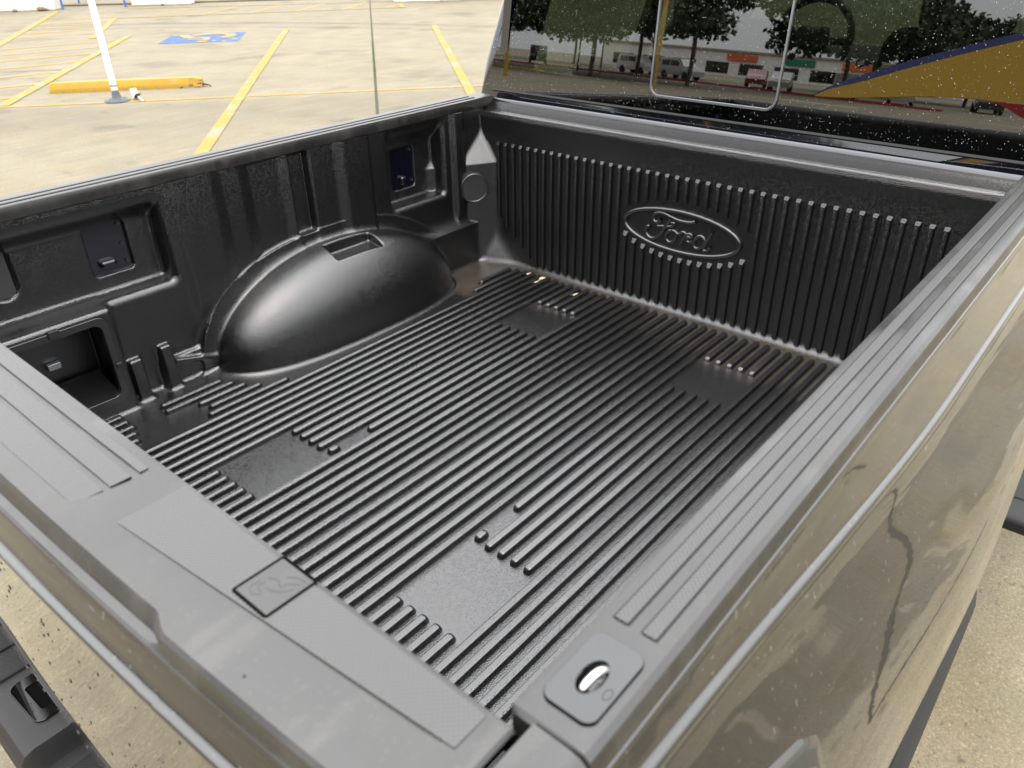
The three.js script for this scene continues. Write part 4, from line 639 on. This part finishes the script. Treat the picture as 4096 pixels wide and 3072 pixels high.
// ---------------------------------------------------------------- surroundings behind the viewer, mirrored in the cab glass and paint
phys('leaf', { rgb: [0.024, 0.040, 0.016], roughness: 0.8 }); phys('leaf2', { rgb: [0.030, 0.048, 0.020], roughness: 0.8 });
phys('bark', { rgb: [0.07, 0.055, 0.04], roughness: 0.95 });
function tree(x, z, h, r, label, ls = 0.3, n = 2600) {
  r *= 1.12; n *= 2;
  const g = new THREE.Group(); g.name = numbered('oak_tree'); scene.add(g); g.position.set(x, 0, z); tag(g, label, 'tree', 'trees around the lot');
  const tr = [], top = h * 0.42; tr.push(tube([[0, -0.05, 0], [0.08, top * 0.5, 0.05], [-0.05, top, 0.1]], 0.17, 10, 8));
  const tips = []; for (let k = 0; k < 9; k++) { const a = k / 9 * 6.283 + rr(-0.3, 0.3), e = r * rr(0.45, 0.85), y = h * rr(0.6, 0.9); tr.push(tube([[-0.05, top * 0.85, 0.1], [Math.cos(a) * e * 0.4, lerp(top, y, 0.5), Math.sin(a) * e * 0.4], [Math.cos(a) * e, y, Math.sin(a) * e]], 0.07, 10, 6)); tips.push([Math.cos(a) * e, y, Math.sin(a) * e]); }
  add('trunk', merge(tr), M.bark, g);
  for (let k = 0; k < 10; k++) { const a = rr(0, 6.283), e = r * Math.sqrt(rnd()) * 0.9; tips.push([Math.cos(a) * e, h * rr(0.5, 0.92), Math.sin(a) * e]); }
  const pos = [], uv = [], idx = []; for (let i = 0; i < n; i++) { const t = tips[i % tips.length], c = r * 0.42, d = V(rr(-1, 1), rr(-1, 1), rr(-1, 1)).normalize().multiplyScalar(c * Math.pow(rnd(), 0.45)), q = [t[0] + d.x, t[1] + d.y * 0.62, t[2] + d.z], A = V(rr(-1, 1), rr(-1, 1), rr(-1, 1)).normalize().multiplyScalar(ls * rr(0.5, 1)), B = V(rr(-1, 1), rr(-1, 1), rr(-1, 1)).cross(A).normalize().multiplyScalar(ls * 0.5); const b = pos.length / 3; pos.push(q[0] - A.x, q[1] - A.y, q[2] - A.z, q[0] + B.x, q[1] + B.y, q[2] + B.z, q[0] + A.x, q[1] + A.y, q[2] + A.z, q[0] - B.x, q[1] - B.y, q[2] - B.z); uv.push(0, 0, 1, 0, 1, 1, 0, 1); idx.push(b, b + 1, b + 2, b, b + 2, b + 3); }
  add('crown', geo(pos, idx, uv), x > -20 ? M.leaf : M.leaf2, g);
}
tree(-27.5, 50, 9.5, 5.0, 'oak tree with a bare trunk beside the parked silver cars', 0.36, 3600);
tree(-53, 57, 11, 8.0, 'wide oak tree by the dark parked car', 0.42, 4600);
tree(-46, 76, 8.5, 6.4, 'oak tree behind the globe lamp posts', 0.42, 3600);
tree(-68, 92, 9, 7, 'distant oak tree left of the shop', 0.48);
tree(-38, 60, 10.5, 5, 'narrow oak tree beside the white parked car', 0.36, 3600);
tree(-25, 84, 9.0, 7, 'rounded oak tree in front of the shop', 0.45, 4600);
tree(-15.5, 82, 7.6, 5.6, 'small oak tree right of the shop signs', 0.42, 3600);
tree(-34, 47, 8.5, 6.2, 'dense oak tree left of the bare trunk', 0.36, 5200);
tree(-20.5, 62, 8.0, 5.6, 'dense oak tree between the parked silver cars', 0.4, 4600);
tree(-46, 49, 8.5, 6.5, 'leafy oak tree near the yellow kerb', 0.38, 5200);
tree(-86, 95, 10, 8, 'oak tree at the far corner of the lot', 0.5);
tree(10, 90, 9, 7, 'oak tree standing behind the yellow panel', 0.5);
const carMat = (n, c) => phys(n, { rgb: c, roughness: 0.25, clearcoat: 1, clearcoatRoughness: 0.05 });
function car(x, z, ry, mat, label, tall) {
  const g = new THREE.Group(); g.name = numbered('parked_car'); scene.add(g); g.position.set(x, 0, z); g.rotation.y = ry; tag(g, label, 'car', 'cars parked behind the viewer');
  const sh = new THREE.Shape(); (tall ? [[-2.3, 0.45], [2.3, 0.45], [2.35, 0.8], [2.2, 1.05], [1.2, 1.12], [0.6, 1.75], [-2.0, 1.78], [-2.3, 1.1]] : [[-2.2, 0.4], [2.2, 0.4], [2.25, 0.7], [2.0, 0.88], [1.1, 0.98], [0.35, 1.45], [-1.2, 1.46], [-1.9, 1.05], [-2.2, 0.95]]).forEach((p, i) => i ? sh.lineTo(...p) : sh.moveTo(...p));
  const b = extr(sh, 1.6, 0.1); b.translate(0, 0, -0.8); add('body', boxUV(toCreasedNormals(b, 0.5)), mat, g);
  const y0 = tall ? 1.17 : 1.02, y1 = tall ? 1.66 : 1.38; for (const s of [-1, 1]) for (const [a, c] of tall ? [[-1.9, -0.75], [-0.65, 0.55]] : [[-1.15, -0.3], [-0.2, 0.55]]) add('window', bx(a, c, y0, y1, s * 0.905 - 0.005, s * 0.905 + 0.005, 0.004), M.gloss, g);
  for (const X of [-1.45, 1.45]) for (const s of [-1, 1]) add('wheel', cyl(0.36, 0.36, 0.24, 28).rotateX(Math.PI / 2).translate(X, 0.36, s * 0.82), M.rubber, g);
  for (const s of [-1, 1]) { add('headlight', rbox(0.06, 0.14, 0.36, 0.02, 2.33, 0.8, s * 0.62), M.chrome, g); add('tail_light', rbox(0.06, 0.2, 0.2, 0.02, tall ? -2.36 : -2.27, 0.85, s * 0.75), M.red, g); }
}
const silver = carMat('silverCar', [0.42, 0.43, 0.44]), white = carMat('whiteCar', [0.7, 0.7, 0.68]), black = carMat('blackCar', [0.012, 0.012, 0.014]), maroon = carMat('maroonCar', [0.2, 0.015, 0.02]);
car(-54, 66, 0.9, black, 'black parked car left of the red kerb', true);
car(-46.5, 74, 0.25, white, 'white parked car beside the balloon lamps', true);
car(-39, 70, 0.3, silver, 'silver parked car behind the oak trunk', true);
car(-31, 70, 1.2, maroon, 'maroon parked car between two silver ones', false);
car(-27, 66, 1.25, silver, 'silver parked car in front of the shop', false);
car(-21.5, 66, 1.3, white, 'white parked car right of the oak tree', true);
car(-17, 66, 1.3, silver, 'silver parked car nearest the yellow panel', false);
car(-11, 67, 1.3, black, 'black parked car behind the yellow panel', true);
{ // low white shop with signs
  const g = new THREE.Group(); g.name = 'shop_building'; scene.add(g); g.position.set(-45, 0, 128); g.scale.setScalar(1.15); g.rotation.y = -0.15; tag(g, 'long low white shop building with green and orange signs', 'building');
  add('wall', bx(-34, 40, 0, 3.3, 0, 12, 0.05), M.whitePaint, g); add('roof_edge', bx(-34.3, 40.3, 3.3, 3.6, -0.3, 12.3, 0.05), M.rawConcrete, g);
  phys('signGreen', { rgb: [0.01, 0.14, 0.08], roughness: 0.5 }); phys('signOrange', { rgb: [0.5, 0.10, 0.02], roughness: 0.5 });
  for (const [x, m] of [[-6, M.signGreen], [2, M.signOrange], [6, M.signGreen], [12, M.signGreen], [-14, M.signOrange], [22, M.signGreen]]) add('sign', bx(x, x + 4.4, 2.2, 3.1, -0.25, -0.02, 0.05), m, g);
  for (let k = 0; k < 14; k++) { const w = add('window', bx(-32 + k * 5, -28.6 + k * 5, 0.4, 1.9, -0.06, -0.01, 0.02), M.gloss, g); }
}
phys('kerbRed', { rgb: [0.28, 0.02, 0.02], roughness: 0.7 });
tag(add('red_kerb', (() => { const r = []; for (let k = 0; k <= 20; k++) { const t = k / 20, x = lerp(-70, -12, t), z = 62 + 3 * Math.sin(t * 3) - 5 * t; r.push([[x, 0, z - 0.1], [x, 0.14, z - 0.09], [x, 0.15, z + 0.1], [x, 0, z + 0.12]]); } return loft(r, false, 0.5, true); })(), M.kerbRed), 'long red painted kerb in front of the parked cars', 'kerb');
tag(add('yellow_kerb', (() => { const r = []; for (let k = 0; k <= 12; k++) { const t = k / 12, x = lerp(-58, -36, t), z = 46 + 2.8 * Math.sin(t * 3.1) - 2 * t; r.push([[x, 0, z - 0.1], [x, 0.14, z - 0.09], [x, 0.15, z + 0.1], [x, 0, z + 0.12]]); } return loft(r, false, 0.5, true); })(), M.stopYellow), 'short yellow painted kerb near the dark parked car', 'kerb');
{ // yellow panel with a blue edge and red base, standing on yellow posts
  const g = new THREE.Group(); g.name = 'striped_panel'; scene.add(g); tag(g, 'large curved yellow panel with blue top edge and red base', 'panel');
  phys('clothYellow', { rgb: [0.55, 0.34, 0.05], roughness: 0.7 }); phys('clothBlue', { rgb: [0.06, 0.065, 0.2], roughness: 0.6 }); phys('clothRed', { rgb: [0.32, 0.012, 0.02], roughness: 0.6 });
  const C = (t) => [lerp(-1.75, 2.4, t), 3.9 + 0.5 * t], strip = (fa, fb, m, name, n = 40) => { const rows = []; for (let k = 0; k <= n; k++) { const t = k / n, [x, z] = C(t), a = fa(t), b = Math.max(a + 0.004, fb(t)); rows.push([[x, a, z], [x, b, z], [x, b, z + 0.04], [x, a, z + 0.04]]); } add(name, loft(rows, true, 0.6, true), m, g); };
  const lo = (t) => F + 0.49 + 0.10 * sst(0, 0.3, t) + 0.04 * t, hi = (t) => F + 0.50 + 1.45 * Math.pow(t, 0.82);
  strip((t) => lo(t), (t) => hi(t) - 0.05 * sst(0, 0.1, t), M.clothYellow, 'yellow_field'); strip((t) => hi(t) - 0.05 * sst(0, 0.1, t) + 0.003, (t) => hi(t) + 0.012, M.clothBlue, 'blue_edge'); strip((t) => lo(t) - 0.16 * sst(0.33, 0.45, t), (t) => lo(t) - 0.004, M.clothRed, 'red_base');
  for (const t of [0.42, 0.7, 0.98]) { const [x, z] = C(t); add('post', cyl(0.035, 0.035, 2.6, 16).translate(x, 1.3, z + 0.09), M.stopYellow, g); }
}
for (const [x, z, lab] of [[-19.5, 31.5, 'yellow steel post nearest the oak tree'], [-28.6, 31.0, 'yellow steel post by the yellow kerb']]) tag(add('steel_post', merge([cyl(0.12, 0.12, 6.5, 20).translate(0, 3.25, 0), cyl(0.2, 0.2, 0.03, 20).translate(0, 0.015, 0)]), M.stopYellow), lab, 'post', 'yellow posts').position.set(x, 0, z);
for (const [x, z, m, lab] of [[-40.5, 58, M.whitePaint, 'lamp post with a round white globe'], [-43, 58, M.stopYellow, 'lamp post with a yellow globe']]) { const g = new THREE.Group(); g.name = numbered('globe_post'); scene.add(g); g.position.set(x, 0, z); tag(g, lab, 'lamp post', 'globe lamp posts'); add('post', cyl(0.06, 0.08, 4, 14).translate(0, 2, 0), M.dark, g); add('globe', new THREE.SphereGeometry(0.4, 24, 16).translate(0, 4.2, 0), m, g); }
scene.traverse((o) => { if (o.isMesh) { o.castShadow = true; o.receiveShadow = true; } });
renderer.render(scene, camera);
